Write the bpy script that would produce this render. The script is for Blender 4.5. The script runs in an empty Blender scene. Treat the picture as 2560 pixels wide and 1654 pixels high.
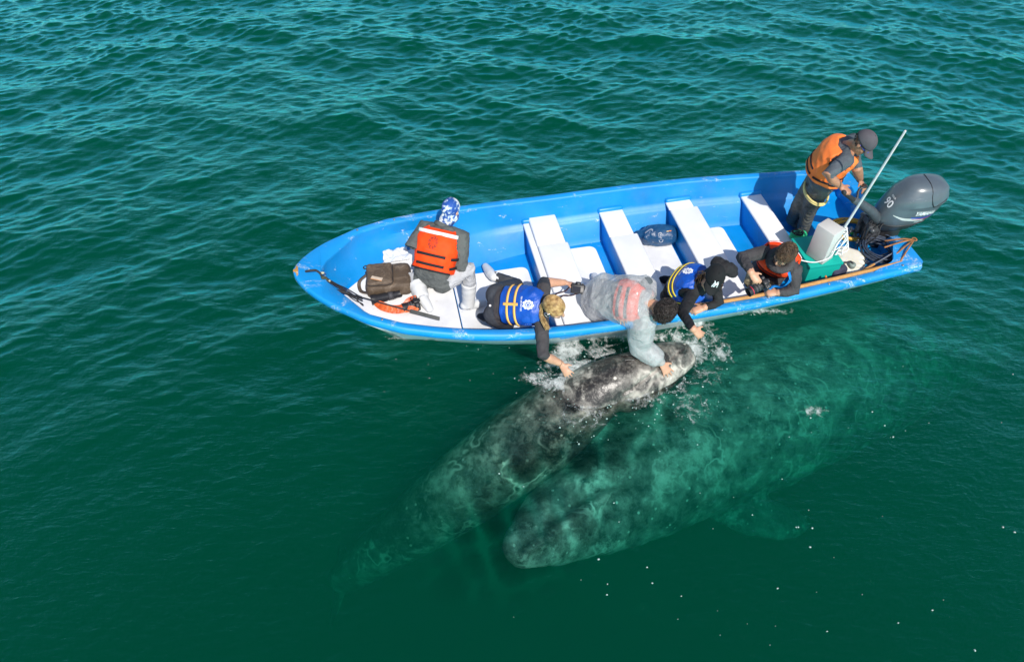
import bpy, bmesh, math, random
import numpy as np
from mathutils import Vector, Matrix
from mathutils.bvhtree import BVHTree

# ------------------------------------------------------------------ camera, sky, sun, exposure
sc = bpy.context.scene
R = math.radians
CAM_H, CAM_PITCH, CAM_F, PW, PH = 5.8, 49.0, 1850.0, 2560.0, 1654.0
cd = bpy.data.cameras.new('camera')
cam = bpy.data.objects.new('camera', cd)
sc.collection.objects.link(cam)
cd.sensor_width = 36
cd.lens = 36 * CAM_F / PW
cd.clip_start = .05
cd.clip_end = 8000
cam.location = (0, 0, CAM_H)
cam.rotation_euler = (R(90 - CAM_PITCH), 0, 0)
sc.camera = cam
SUN_EL, SUN_AZ = 47.0, 15.0          # the sun stands behind the camera, a little to its right
w = bpy.data.worlds.new('World')
sc.world = w
w.use_nodes = True
sky = w.node_tree.nodes.new('ShaderNodeTexSky')
sky.sky_type = 'NISHITA'
sky.sun_disc = False
sky.sun_elevation = R(SUN_EL)
sky.sun_rotation = R(180 - SUN_AZ)
sky.ozone_density = 1.6
w.node_tree.links.new(sky.outputs[0], w.node_tree.nodes['Background'].inputs[0])
w.node_tree.nodes['Background'].inputs[1].default_value = .15
ld = bpy.data.lights.new('sun', 'SUN')
sun = bpy.data.objects.new('sun', ld)
sc.collection.objects.link(sun)
ld.energy = 4.7
ld.angle = R(.5)
ld.color = (1, .95, .88)
sun.rotation_euler = (R(90 - SUN_EL), 0, R(SUN_AZ))
sc.view_settings.view_transform = 'Standard'
sc.view_settings.look = 'None'
sc.view_settings.exposure = 0
sc.view_settings.gamma = 1
sc.cycles.use_denoising = True
sc.cycles.max_bounces = 8
sc.cycles.transparent_max_bounces = 24
sc.cycles.volume_bounces = 0
sc.cycles.sample_clamp_indirect = 4

# ------------------------------------------------------------------ where things stand
CAMP = np.array([0, 0, CAM_H])
_p = R(CAM_PITCH)
def ray(px, py):
    u = (px - PW / 2) / CAM_F; v = -(py - PH / 2) / CAM_F
    return np.array([u, math.cos(_p) + v * math.sin(_p), -math.sin(_p) + v * math.cos(_p)])
def P(px, py, z):
    d = ray(px, py); k = (z - CAM_H) / d[2]
    return CAMP + d * k
def J(px, py, par, L, near=True):
    """the point on the sight line at distance L from par"""
    d = ray(px, py); d = d / np.linalg.norm(d); m = CAMP - par
    b = m @ d; c = m @ m - L * L; q = b * b - c
    if q <= 0: k = -b
    else: k = -b - math.sqrt(q) if near else -b + math.sqrt(q)
    return CAMP + d * k
def K(px, py, a, la, b, lb):
    """the joint seen at px, py that lies la from a and lb from b as nearly as can be"""
    best = None
    for z in np.linspace(.05, 2.2, 430):
        p = P(px, py, z); e = (np.linalg.norm(p - a) - la) ** 2 + (np.linalg.norm(p - b) - lb) ** 2
        if best is None or e < best[0]: best = (e, p)
    return best[1]
BO = np.array([-2.045, 4.959]); BAX = np.array([.97855, .20601]); BPR = np.array([-.20601, .97855])
YAW = math.atan2(BAX[1], BAX[0])
def B(s, t, z):
    q = BO + BAX * s + BPR * t
    return np.array([q[0], q[1], z])
RB = np.array([[BAX[0], BPR[0], 0], [BAX[1], BPR[1], 0], [0, 0, 1.]])
def rotz(a): return np.array([[math.cos(a), -math.sin(a), 0], [math.sin(a), math.cos(a), 0], [0, 0, 1.]])
def nrm(v): v = np.asarray(v, float); return v / max(np.linalg.norm(v), 1e-9)
def A(*x): return np.array(x, float)
rnd = random.Random(7)

# ------------------------------------------------------------------ shapes: each returns (verts, faces)
class Geo:
    def __init__(s): s.v = []; s.f = []; s.m = []; s.n = 0
    def add(s, g, mi=0):
        v, f = g[0], g[1]
        s.v.append(np.asarray(v, float)); s.f += [tuple(int(i) + s.n for i in q) for q in f]; s.m += [mi] * len(f); s.n += len(v)
        return s
    def get(s): return (np.vstack(s.v), s.f)
def frames(pts):
    pts = np.asarray(pts, float); n = len(pts)
    t = np.gradient(pts, axis=0); t /= np.maximum(np.linalg.norm(t, axis=1), 1e-9)[:, None]
    a = np.array([0, 0, 1.]) if abs(t[0][2]) < .9 else np.array([1., 0, 0])
    x = nrm(np.cross(t[0], a)); X = [x]
    for i in range(1, n):
        x = X[-1] - t[i] * (X[-1] @ t[i]); X.append(nrm(x))
    X = np.array(X); return t, X, np.cross(t, X)
def spline(pts, n=24, closed=False):
    pts = np.asarray(pts, float); m = len(pts); out = []
    seg = m if closed else m - 1; k = max(2, n // seg)
    for i in range(seg):
        g = (lambda j: pts[j % m]) if closed else (lambda j: pts[min(max(j, 0), m - 1)])
        p0, p1, p2, p3 = g(i - 1), g(i), g(i + 1), g(i + 2)
        for j in range(k):
            u = j / k
            out.append(.5 * (2 * p1 + (p2 - p0) * u + (2 * p0 - 5 * p1 + 4 * p2 - p3) * u * u + (3 * p1 - p0 - 3 * p2 + p3) * u ** 3))
    if not closed: out.append(pts[-1])
    return np.array(out)
def g_loft(rings, cap=True, closed_ring=True):
    nr, n = len(rings), len(rings[0]); v = np.vstack(rings); f = []
    for i in range(nr - 1):
        for j in range(n if closed_ring else n - 1):
            k = (j + 1) % n
            f.append((i * n + j, i * n + k, (i + 1) * n + k, (i + 1) * n + j))
    if cap and closed_ring:
        f.append(tuple(range(n))[::-1]); f.append(tuple((nr - 1) * n + j for j in range(n)))
    return v, f
def g_tube(pts, r, n=10, rnd_caps=True, flat=1.0):
    pts = np.asarray(pts, float); r = np.broadcast_to(np.asarray(r, float), (len(pts),)).copy()
    t, X, Y = frames(pts)
    C = [pts[i] for i in range(len(pts))]; RR = list(r); XX = list(X); YY = list(Y)
    if rnd_caps:
        for e, sg in ((0, -1), (-1, 1)):
            ex = [(C[e] + sg * t[e] * r[e] * math.sin(a), r[e] * math.cos(a), X[e], Y[e]) for a in (.45, .9, 1.3)]
            for q in ex:
                if sg < 0: C.insert(0, q[0]); RR.insert(0, q[1]); XX.insert(0, q[2]); YY.insert(0, q[3])
                else: C.append(q[0]); RR.append(q[1]); XX.append(q[2]); YY.append(q[3])
    a = np.linspace(0, 2 * math.pi, n, endpoint=False)
    rings = [C[i] + RR[i] * (np.cos(a)[:, None] * XX[i] + flat * np.sin(a)[:, None] * YY[i]) for i in range(len(C))]
    return g_loft(rings)
def g_ell(c, ax, nu=20, nv=12):
    """ax: three rows, the half axes"""
    ax = np.asarray(ax, float); rings = []
    for i in range(nv + 1):
        th = math.pi * (i + .02) / (nv + .04); a = np.linspace(0, 2 * math.pi, nu, endpoint=False)
        rings.append(c + math.sin(th) * (np.cos(a)[:, None] * ax[0] + np.sin(a)[:, None] * ax[1]) - math.cos(th) * ax[2])
    return g_loft(rings)
def g_box(c, size, M=None, bev=.01, seg=2, taper=1.0):
    bm = bmesh.new(); bmesh.ops.create_cube(bm, size=1)
    for v in bm.verts:
        k = taper if v.co.z > 0 else 1
        v.co = Vector((v.co.x * size[0] * k, v.co.y * size[1] * k, v.co.z * size[2]))
    if bev: bmesh.ops.bevel(bm, geom=list(bm.edges), offset=bev, segments=seg, affect='EDGES', profile=.5)
    v = np.array([q.co[:] for q in bm.verts]); bm.verts.index_update()
    f = [tuple(q.index for q in p.verts) for p in bm.faces]; bm.free()
    if M is not None: v = v @ np.asarray(M, float).T
    return v + np.asarray(c, float), f
def g_lathe(prof, c, M=None, n=28):
    a = np.linspace(0, 2 * math.pi, n, endpoint=False); rings = []
    for r, z in prof: rings.append(np.stack([r * np.cos(a), r * np.sin(a), np.full(n, z)], 1))
    v, f = g_loft(rings)
    if M is not None: v = v @ np.asarray(M, float).T
    return v + np.asarray(c, float), f
def g_ribbon(pts, wid, up=(0, 0, 1), thick=.004):
    """a flat strap along pts"""
    pts = np.asarray(pts, float); t, _, _ = frames(pts); up = np.asarray(up, float)
    if up.ndim == 1: up = np.tile(up, (len(pts), 1))
    wd = np.broadcast_to(np.asarray(wid, float), (len(pts),))
    rings = []
    for i in range(len(pts)):
        s = nrm(np.cross(t[i], up[i])); n = nrm(np.cross(s, t[i]))
        rings.append(np.array([pts[i] + s * wd[i] / 2 + n * thick / 2, pts[i] - s * wd[i] / 2 + n * thick / 2, pts[i] - s * wd[i] / 2 - n * thick / 2, pts[i] + s * wd[i] / 2 - n * thick / 2]))
    return g_loft(rings)
def g_poly(pts2, c, X, Y, thick):
    """a flat outline extruded along X x Y"""
    X, Y = nrm(X), nrm(Y); N = np.cross(X, Y); p = np.asarray(pts2, float)
    a = np.asarray(c) + p[:, :1] * X + p[:, 1:2] * Y; b = a - N * thick
    return g_loft([a, b])
def text2d(s, size, shear=0.0, sx=1.0):
    cu = bpy.data.curves.new('t', 'FONT'); cu.body = s; cu.size = size; cu.shear = shear
    cu.align_x = 'CENTER'; cu.align_y = 'CENTER'; cu.offset = size * .018; cu.resolution_u = 3
    o = bpy.data.objects.new('t', cu); sc.collection.objects.link(o)
    dg = bpy.context.evaluated_depsgraph_get(); me = o.evaluated_get(dg).to_mesh()
    v = np.array([q.co[:2] for q in me.vertices]); f = [tuple(p.vertices) for p in me.polygons]
    o.evaluated_get(dg).to_mesh_clear(); bpy.data.objects.remove(o); bpy.data.curves.remove(cu)
    if len(v): v[:, 0] *= sx
    return v, f

# ------------------------------------------------------------------ objects
ROOTBASE = {}
def tag(o, label=None, cat=None, group=None, kind=None):
    if label: o['label'] = label
    if cat: o['category'] = cat
    if group: o['group'] = group
    if kind: o['kind'] = kind
    return o
def rootof(o):
    while o.parent: o = o.parent
    return o
def thing(name, label, cat, base, group=None):
    o = bpy.data.objects.new(name, None); sc.collection.objects.link(o)
    o.location = base; o.empty_display_size = .1
    ROOTBASE[o.name] = np.asarray(base, float)
    return tag(o, label, cat, group)
def mk(name, g, mats, parent=None, smooth=True, base=None, fm=None, sub=0, auto=None):
    """link verts and faces as ONE mesh object; verts are given in world coordinates"""
    if isinstance(g, Geo):
        fm = g.m if fm is None else fm; g = g.get()
    v, f = g; v = np.asarray(v, float)
    if parent is not None: b = ROOTBASE[rootof(parent).name]
    elif base is not None: b = np.asarray(base, float)
    else: b = A(0, 0, 0)
    me = bpy.data.meshes.new(name); me.from_pydata((v - b).tolist(), [], [tuple(int(i) for i in q) for q in f])
    if not isinstance(mats, (list, tuple)): mats = [mats]
    for m in mats: me.materials.append(m)
    if fm is not None and len(mats) > 1: me.polygons.foreach_set('material_index', np.asarray(fm, np.int32))
    me.validate(); me.update()
    bm = bmesh.new(); bm.from_mesh(me); bmesh.ops.recalc_face_normals(bm, faces=list(bm.faces)); bm.to_mesh(me); bm.free()
    if smooth:
        me.shade_smooth()
        if auto: me.set_sharp_from_angle(angle=R(auto))
    o = bpy.data.objects.new(name, me); sc.collection.objects.link(o)
    if parent is not None: o.parent = parent
    else:
        o.location = b; ROOTBASE[o.name] = b
    if sub:
        q = o.modifiers.new('sub', 'SUBSURF'); q.levels = sub; q.render_levels = sub
    return o
def voxel(g, size, smooth=3):
    if isinstance(g, Geo): g = g.get()
    me = bpy.data.meshes.new('v'); me.from_pydata(np.asarray(g[0]).tolist(), [], g[1])
    bm = bmesh.new(); bm.from_mesh(me); bmesh.ops.recalc_face_normals(bm, faces=list(bm.faces)); bm.to_mesh(me); bm.free()
    o = bpy.data.objects.new('v', me); sc.collection.objects.link(o)
    m = o.modifiers.new('r', 'REMESH'); m.mode = 'VOXEL'; m.voxel_size = size
    if smooth:
        m = o.modifiers.new('s', 'SMOOTH'); m.factor = .5; m.iterations = smooth
    dg = bpy.context.evaluated_depsgraph_get(); ev = o.evaluated_get(dg); q = ev.to_mesh()
    nv = len(q.vertices); v = np.empty(nv * 3); q.vertices.foreach_get('co', v); v = v.reshape(-1, 3)
    nn = np.empty(nv * 3); q.vertices.foreach_get('normal', nn)
    f = [tuple(p.vertices) for p in q.polygons]
    ev.to_mesh_clear(); bpy.data.objects.remove(o); bpy.data.meshes.remove(me)
    return v, f, nn.reshape(-1, 3)
def snoise(p, freq, seed=0, oct=3):
    """cheap smooth noise from warped sines, about -1..1"""
    g = np.random.default_rng(seed); p = np.asarray(p, float) * freq; out = np.zeros(len(p)); amp = 1; tot = 0
    for o in range(oct):
        for _ in range(4):
            k = g.normal(size=3); k /= np.linalg.norm(k); k2 = g.normal(size=3)
            out += amp * .5 * np.sin(p @ k * 2 * (1.9 ** o) + 1.3 * np.sin(p @ k2 * (1.9 ** o) + g.random() * 6) + g.random() * 6)
            tot += amp * .5 * .5
        amp *= .55
    return out / tot

# ------------------------------------------------------------------ materials
def lin(c):
    if isinstance(c, str):
        c = [int(c[i:i + 2], 16) / 255 for i in (0, 2, 4)]
        return tuple(x / 12.92 if x <= .04045 else ((x + .055) / 1.055) ** 2.4 for x in c)
    return tuple(c)
class NT:
    def __init__(s, name):
        s.m = bpy.data.materials.new(name); s.m.use_nodes = True; s.t = s.m.node_tree; s.b = s.t.nodes['Principled BSDF']; s.out = s.t.nodes['Material Output']
    def n(s, k, **kw):
        q = s.t.nodes.new('ShaderNode' + k)
        for a, b in kw.items():
            if a.startswith('i_'):
                key = a[2:]; key = int(key) if key.isdigit() else key.replace('_', ' ')
                q.inputs[key].default_value = b
            else: setattr(q, a, b)
        return q
    def l(s, a, b): s.t.links.new(a, b)
    def coord(s): return s.n('TexCoord').outputs['Object']
    def noise(s, scale, detail=4, rough=.55, vec=None, dist=0):
        q = s.n('TexNoise'); q.inputs['Scale'].default_value = scale; q.inputs['Detail'].default_value = detail; q.inputs['Roughness'].default_value = rough; q.inputs['Distortion'].default_value = dist
        s.l(vec if vec is not None else s.coord(), q.inputs['Vector']); return q.outputs[0]
    def ramp(s, fac, stops):
        q = s.n('ValToRGB'); e = q.color_ramp.elements
        for i, (p, c) in enumerate(stops):
            x = e[i] if i < 2 else e.new(p)
            x.position = p; x.color = (*c, 1) if len(c) == 3 else c
        s.l(fac, q.inputs[0]); return q.outputs[0]
    def mix(s, fac, a, b):
        q = s.n('Mix', data_type='RGBA')
        for sock, val in ((q.inputs[0], fac), (q.inputs[6], a), (q.inputs[7], b)):
            if hasattr(val, 'is_linked'): s.l(val, sock)
            else: sock.default_value = val if isinstance(val, (int, float)) else (*val, 1)
        return q.outputs[2]
    def bump(s, h, strength=.3, dist=.01, nrm=None):
        q = s.n('Bump'); q.inputs['Strength'].default_value = strength; q.inputs['Distance'].default_value = dist
        s.l(h, q.inputs['Height'])
        if nrm is not None: s.l(nrm, q.inputs['Normal'])
        return q.outputs[0]
    def scale(s, sx, sy, sz):
        q = s.n('Mapping'); q.inputs['Scale'].default_value = (sx, sy, sz); s.l(s.coord(), q.inputs[0]); return q.outputs[0]
def plain(name, c, rough=.5, var=.12, vs=9, bump=.15, bs=60, metal=0, spec=.5, coat=0):
    """a solid colour broken up by faint noise in tone and relief"""
    t = NT(name); c = lin(c); n = t.noise(vs, 5)
    d = tuple(x * (1 - var) for x in c); u = tuple(min(1, x * (1 + var)) for x in c)
    t.l(t.ramp(n, [(.3, d), (.7, u)]), t.b.inputs['Base Color'])
    t.b.inputs['Roughness'].default_value = rough; t.b.inputs['Metallic'].default_value = metal
    t.b.inputs['Specular IOR Level'].default_value = spec; t.b.inputs['Coat Weight'].default_value = coat
    if bump: t.l(t.bump(t.noise(bs, 4), bump, .004), t.b.inputs['Normal'])
    return t.m
def cloth(name, c, rough=.85, var=.22, fold=.5, fs=14, spec=.25, sheen=.0):
    t = NT(name); c = lin(c)
    f1 = t.noise(fs, 3, .5, dist=1.2); f2 = t.noise(fs * 16, 3)
    t.l(t.ramp(t.noise(7, 5), [(.3, tuple(x * (1 - var) for x in c)), (.72, tuple(min(1, x * (1 + var)) for x in c))]), t.b.inputs['Base Color'])
    b1 = t.bump(f1, fold, .03); t.l(t.bump(f2, .25, .003, b1), t.b.inputs['Normal'])
    t.b.inputs['Roughness'].default_value = rough; t.b.inputs['Specular IOR Level'].default_value = spec
    return t.m
def chipped(name, c, under=(.62, .66, .68), amt=.62, scale=7, rough=.38, grime=.25):
    """boat paint: faded tone, scuffs and chips down to the primer"""
    t = NT(name); c = lin(c)
    base = t.ramp(t.noise(2.2, 6), [(.22, tuple(x * .76 for x in c)), (.5, c), (.78, tuple(min(1, x * 1.12 + .012) for x in c))])
    st = t.noise(5, 8, .72, t.scale(.55, 1.6, 1.6), .6)          # long scuffs along the hull
    pit = t.noise(scale * 4, 6, .7)
    m = t.n('Math', operation='MULTIPLY'); t.l(t.ramp(st, [(amt - .05, (0, 0, 0)), (amt + .02, (1, 1, 1))]), m.inputs[0]); t.l(t.ramp(pit, [(.46, (0, 0, 0)), (.56, (1, 1, 1))]), m.inputs[1])
    dots = t.ramp(t.noise(38, 2, .5), [(.77, (0, 0, 0)), (.79, (.8, .8, .8))])
    mx = t.n('Math', operation='MAXIMUM'); t.l(m.outputs[0], mx.inputs[0]); t.l(dots, mx.inputs[1])
    col = t.mix(mx.outputs[0], base, under)
    g = t.ramp(t.noise(3.1, 7, .65), [(.5, (0, 0, 0)), (.8, (grime, grime, grime))])
    col = t.mix(g, col, tuple(x * .5 + .12 for x in c))
    t.l(col, t.b.inputs['Base Color']); t.b.inputs['Roughness'].default_value = rough
    t.l(t.bump(t.noise(11, 5), .12, .01), t.b.inputs['Normal'])
    return t.m
def skin(name, c):
    t = NT(name); c = lin(c)
    t.l(t.ramp(t.noise(16, 4), [(.3, tuple(x * .86 for x in c)), (.7, tuple(min(1, x * 1.1) for x in c))]), t.b.inputs['Base Color'])
    t.b.inputs['Roughness'].default_value = .48; t.b.inputs['Subsurface Weight'].default_value = .08; t.b.inputs['Subsurface Radius'].default_value = (.02, .008, .004)
    t.l(t.bump(t.noise(120, 3), .12, .002), t.b.inputs['Normal']); return t.m

M_BLUE = chipped('blue_boat_paint', (.001, .245, .63), amt=.665, scale=12)
M_BLUE_WORN = chipped('worn_blue_paint', (.002, .25, .63), under=(.42, .52, .60), amt=.60, scale=16, rough=.5)
M_WHITE = plain('white_gelcoat', (.80, .80, .80), .5, .05, 4, .1, 30)
M_WHITE_DIRTY = chipped('scuffed_white_floor', (.80, .80, .80), under=(.55, .54, .52), amt=.66, scale=8, rough=.55, grime=.06)
M_HULL = chipped('white_hull_paint', (.60, .64, .66), under=(.35, .4, .4), amt=.6)
M_BLACK = plain('black_plastic', (.018, .018, .02), .42, .3, 20, .2, 90)
M_RUBBER = plain('black_rubber', (.02, .02, .022), .7, .3, 20, .2, 60)
M_GLASS = plain('lens_glass', (.01, .012, .02), .06, .1, 5, 0)
M_GREYMETAL = plain('grey_metal', (.35, .36, .37), .35, .2, 30, .1, 60, .8)
M_WOOD = None
# ------------------------------------------------------------------ the sea
def _waves():
    g = np.random.default_rng(11); W = []
    for i in range(150):
        lam = .105 * (2.5 / .105) ** (g.random() ** 1.2); k = 2 * math.pi / lam
        th = R(90) + (R(24) if i % 2 else R(-20)) + g.normal(0, .33)
        W.append((k, math.cos(th), math.sin(th), .0032 * lam ** .68 * g.uniform(.5, 1.3), g.random() * 6.28))
    return W
WAVES = _waves()
def calm(X, Y):
    cut = 4.3 + 1.1 / (1 + np.exp(-(X + 1.6) * 1.6)) - .5 / (1 + np.exp(-(X - 3.6) * 2))
    m = .16 + .84 / (1 + np.exp(-(Y - cut) / .62))
    lee = .55 * np.exp(-(((X - .6) / 2.6) ** 2 + ((Y - 7.0) / 1.2) ** 2))
    return np.clip(m * (1 - lee), .10, 1)
def sea(X, Y):
    Z = np.zeros_like(X); DX = np.zeros_like(X); DY = np.zeros_like(X)
    wx = X + .18 * np.sin(.9 * Y + .5 * X) ; wy = Y + .22 * np.sin(.7 * X + 1.1)
    for k, cx, sy, a, ph in WAVES:
        q = k * (wx * cx + wy * sy) + ph
        s = np.sin(q); c = np.cos(q)
        Z += a * s; DX += .8 * a * cx * c; DY += .8 * a * sy * c
    gust = 1 + .35 * np.sin(.55 * X + .3 * Y + 1) * np.sin(.42 * Y - .37 * X)
    m = calm(X, Y) * gust
    far = np.exp(-np.maximum(np.hypot(X, Y - 5) - 16, 0) / 12)
    m = m * far
    return DX * m, DY * m, Z * m
def sea_z(x, y):
    X = np.array([x], float); Y = np.array([y], float); return float(sea(X, Y)[2][0])
def axis(lo, hi, step, reach, grow=1.35):
    c = list(np.arange(lo, hi + step / 2, step)); d = step
    while c[-1] < reach: d *= grow; c.append(c[-1] + d)
    d = step
    while c[0] > -reach: d *= grow; c.insert(0, c[0] - d)
    return np.array(c)
MEANT = .74
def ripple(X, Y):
    """short crossing ripples behind the painted caustics, as a height field with its slopes"""
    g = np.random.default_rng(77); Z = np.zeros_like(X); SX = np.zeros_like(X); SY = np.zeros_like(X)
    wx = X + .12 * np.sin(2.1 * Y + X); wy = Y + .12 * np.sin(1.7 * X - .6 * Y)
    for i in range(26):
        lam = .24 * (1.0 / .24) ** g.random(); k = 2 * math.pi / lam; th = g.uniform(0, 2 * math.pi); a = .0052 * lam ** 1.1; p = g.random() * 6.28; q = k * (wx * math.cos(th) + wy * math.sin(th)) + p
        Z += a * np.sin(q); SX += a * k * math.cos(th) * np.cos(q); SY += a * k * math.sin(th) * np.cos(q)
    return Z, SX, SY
def caustic_mask(xs, ys):
    """where caustics are painted: 1 where the sunbeam through a point of the surface falls on a whale close below, else 0"""
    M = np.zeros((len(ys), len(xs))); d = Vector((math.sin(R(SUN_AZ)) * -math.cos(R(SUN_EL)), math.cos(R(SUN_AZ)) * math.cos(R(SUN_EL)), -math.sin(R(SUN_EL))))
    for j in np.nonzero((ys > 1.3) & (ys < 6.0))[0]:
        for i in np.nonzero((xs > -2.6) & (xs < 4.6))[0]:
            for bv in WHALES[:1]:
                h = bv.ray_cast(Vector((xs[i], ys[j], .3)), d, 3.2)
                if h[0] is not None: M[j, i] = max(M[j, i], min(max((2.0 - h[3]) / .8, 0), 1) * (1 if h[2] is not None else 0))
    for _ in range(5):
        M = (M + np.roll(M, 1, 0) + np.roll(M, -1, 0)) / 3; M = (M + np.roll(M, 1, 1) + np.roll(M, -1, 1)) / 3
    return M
def painted_caustics(X, Y, m, depth=1.15):
    """caustics painted into the surface tint: rays refracted by the ripple slopes are counted where they land below"""
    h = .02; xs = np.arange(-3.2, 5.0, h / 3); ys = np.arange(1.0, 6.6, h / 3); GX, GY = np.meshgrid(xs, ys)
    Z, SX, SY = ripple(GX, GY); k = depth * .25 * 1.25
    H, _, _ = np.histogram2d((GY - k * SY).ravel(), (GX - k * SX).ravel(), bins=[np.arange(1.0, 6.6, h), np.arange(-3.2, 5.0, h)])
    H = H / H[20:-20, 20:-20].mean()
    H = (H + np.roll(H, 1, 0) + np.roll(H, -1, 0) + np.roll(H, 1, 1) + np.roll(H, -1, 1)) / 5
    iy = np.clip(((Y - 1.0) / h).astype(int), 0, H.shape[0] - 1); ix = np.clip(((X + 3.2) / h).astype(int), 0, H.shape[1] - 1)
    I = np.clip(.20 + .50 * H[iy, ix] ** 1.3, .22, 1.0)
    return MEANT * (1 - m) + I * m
def build_sea():
    xs = axis(-9.6, 9.6, .027, 3500); ys = axis(1.2, 13.4, .025, 3500)
    X, Y = np.meshgrid(xs, ys); dx, dy, z = sea(X, Y); mk_ = caustic_mask(xs, ys); z = z + ripple(X, Y)[0] * mk_ * .4
    nx, ny = len(xs), len(ys)
    v = np.stack([X + dx, Y + dy, z], -1).reshape(-1, 3)
    idx = np.arange(nx * ny).reshape(ny, nx)
    f = np.stack([idx[:-1, :-1], idx[:-1, 1:], idx[1:, 1:], idx[1:, :-1]], -1).reshape(-1, 4)
    me = bpy.data.meshes.new('water')
    rim = list(idx[0, :]) + list(idx[1:, -1]) + list(idx[-1, :-1][::-1]) + list(idx[1:-1, 0][::-1])
    nb = len(v); low = v[rim].copy(); low[:, 2] = -14.0
    v = np.vstack([v, low]); n = len(rim)
    side = np.array([(rim[(i + 1) % n], rim[i], nb + i, nb + (i + 1) % n) for i in range(n)])
    me.vertices.add(len(v)); me.vertices.foreach_set('co', v.ravel())
    q = np.vstack([f, side]); nl = q.size + n
    me.loops.add(nl); me.loops.foreach_set('vertex_index', np.concatenate([q.ravel(), np.arange(nb + n - 1, nb - 1, -1)]).astype(np.int32))
    me.polygons.add(len(q) + 1)
    me.polygons.foreach_set('loop_start', np.concatenate([np.arange(len(q)) * 4, [q.size]]).astype(np.int32))
    me.update(calc_edges=True); me.validate(); me.shade_smooth()
    t = NT('sea_water'); t.t.nodes.remove(t.b)
    geo = t.n('NewGeometry')
    n1 = t.noise(8, 5, .62, t.scale(1, 2.3, 1), .3); n2 = t.noise(30, 3, .6, t.scale(1, 1.8, 1))
    b = t.bump(n1, .5, .03); b = t.bump(n2, .3, .012, b)
    lw = t.n('LayerWeight'); lw.inputs['Blend'].default_value = .5; t.l(b, lw.inputs['Normal'])
    pw = t.n('Math', operation='POWER'); t.l(lw.outputs['Facing'], pw.inputs[0]); pw.inputs[1].default_value = 3.6
    ma = t.n('Math', operation='MULTIPLY_ADD', use_clamp=True); t.l(pw.outputs[0], ma.inputs[0]); ma.inputs[1].default_value = 2.4; ma.inputs[2].default_value = .010
    gl = t.n('BsdfGlossy'); gl.inputs['Roughness'].default_value = .03; t.l(b, gl.inputs['Normal'])
    gl.inputs['Color'].default_value = (.30, 1, .96, 1)
    tr = t.n('BsdfTransparent'); mx = t.n('MixShader'); fa = t.n('Attribute'); fa.attribute_name = 'painted_caustics'; t.l(fa.outputs['Fac'], tr.inputs['Color'])  # caustic light web painted into the surface's transparent colour
    t.l(ma.outputs[0], mx.inputs[0]); t.l(tr.outputs[0], mx.inputs[1]); t.l(gl.outputs[0], mx.inputs[2]); t.l(mx.outputs[0], t.out.inputs['Surface'])
    ab = t.n('VolumeAbsorption'); ab.inputs['Color'].default_value = (.0, .83, .69, 1); ab.inputs['Density'].default_value = 1.15
    vs = t.n('VolumeScatter'); vs.inputs['Color'].default_value = (.0, .60, .36, 1); vs.inputs['Density'].default_value = .36; vs.inputs['Anisotropy'].default_value = 0
    ad = t.n('AddShader'); t.l(ab.outputs[0], ad.inputs[0]); t.l(vs.outputs[0], ad.inputs[1]); t.l(ad.outputs[0], t.out.inputs['Volume'])
    at = me.attributes.new('painted_caustics', 'FLOAT', 'POINT'); at.data.foreach_set('value', np.concatenate([painted_caustics(X + dx, Y + dy, mk_).ravel(), np.ones(n)]).astype(np.float32))
    me.materials.append(t.m)
    o = bpy.data.objects.new('water', me); sc.collection.objects.link(o)
    tag(o, 'rippled green sea with pale sky glints', 'sea', kind='structure')
# ------------------------------------------------------------------ the boat
LB = 6.167
_ws = np.array([0, .04, .1, .2, .31, .62, .92, 1.23, 1.54, 1.85, 2.16, 2.47, 3.08, 3.7, 4.32, 4.62, 4.93, 5.24, 5.55, 5.86, 6.167])
_ww = np.array([.03, .12, .21, .325, .425, .640, .774, .852, .915, .957, .982, .995, 1.007, 1.008, .998, .975, .951, .923, .892, .860, .828])
def HW(s): return float(np.interp(s, _ws, _ww))
def GZ(s):
    a = min(max((3.1 - s) / 3.1, 0), 1); b = min(max((s - 3.1) / 3.07, 0), 1)
    return .62 + .33 * a * a - .04 * b
DECK_Z, SOLE_Z, SEAT_Z = .465, .125, .40
boat = thing('fishing_boat', 'long blue and white open fishing boat beside the whales', 'boat', B(3.0, 0, 0))
def hull_ring(s):
    W, G = HW(s), GZ(s); k = min(1, s / 1.1)
    kz = G - .12 + (-.30 - G + .12) * k ** .75
    cz = max(-.06, kz + .10); ins = np.interp(s, [0, 1.2, 2.4, 3.4, 4.6, 6.2], [.60, .60, .44, .41, .42, .40]); cw = max(W - ins, W * .10)
    mw = W * .47 + cw * .53 - .01
    return [(W - .012, G - .085), (mw, (G - .085) * .5 + cz * .5), (cw, cz), (cw * .6, cz - .10), (0.0, kz)]
def hull_w(s, z):
    r = hull_ring(max(s, .004)); return float(np.interp(z, [q[1] for q in r[2::-1]], [q[0] for q in r[2::-1]]))
def inside(s, half, gap=.022): return [(min(t, max(hull_w(s, z) - gap, .001)) if t > 0 else t, z) for t, z in half]
def sym_ring(s, half): return np.array([B(s, t, z) for t, z in half] + [B(s, -t, z) for t, z in half[-2::-1]])
st = list(np.linspace(0.0, 1.2, 22)) + list(np.linspace(1.3, LB, 28))
v, f = g_loft([sym_ring(s, hull_ring(max(s, .004))) for s in st], cap=False, closed_ring=False)
n9 = 9; f.append(tuple((len(st) - 1) * n9 + j for j in range(n9)))
mk('hull', (v, f), M_HULL, boat, auto=35)
def flange(s):
    return .085 + .10 * math.exp(-(s / .22) ** 2) + .02 * (s > 5.6) * (s - 5.6)
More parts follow.
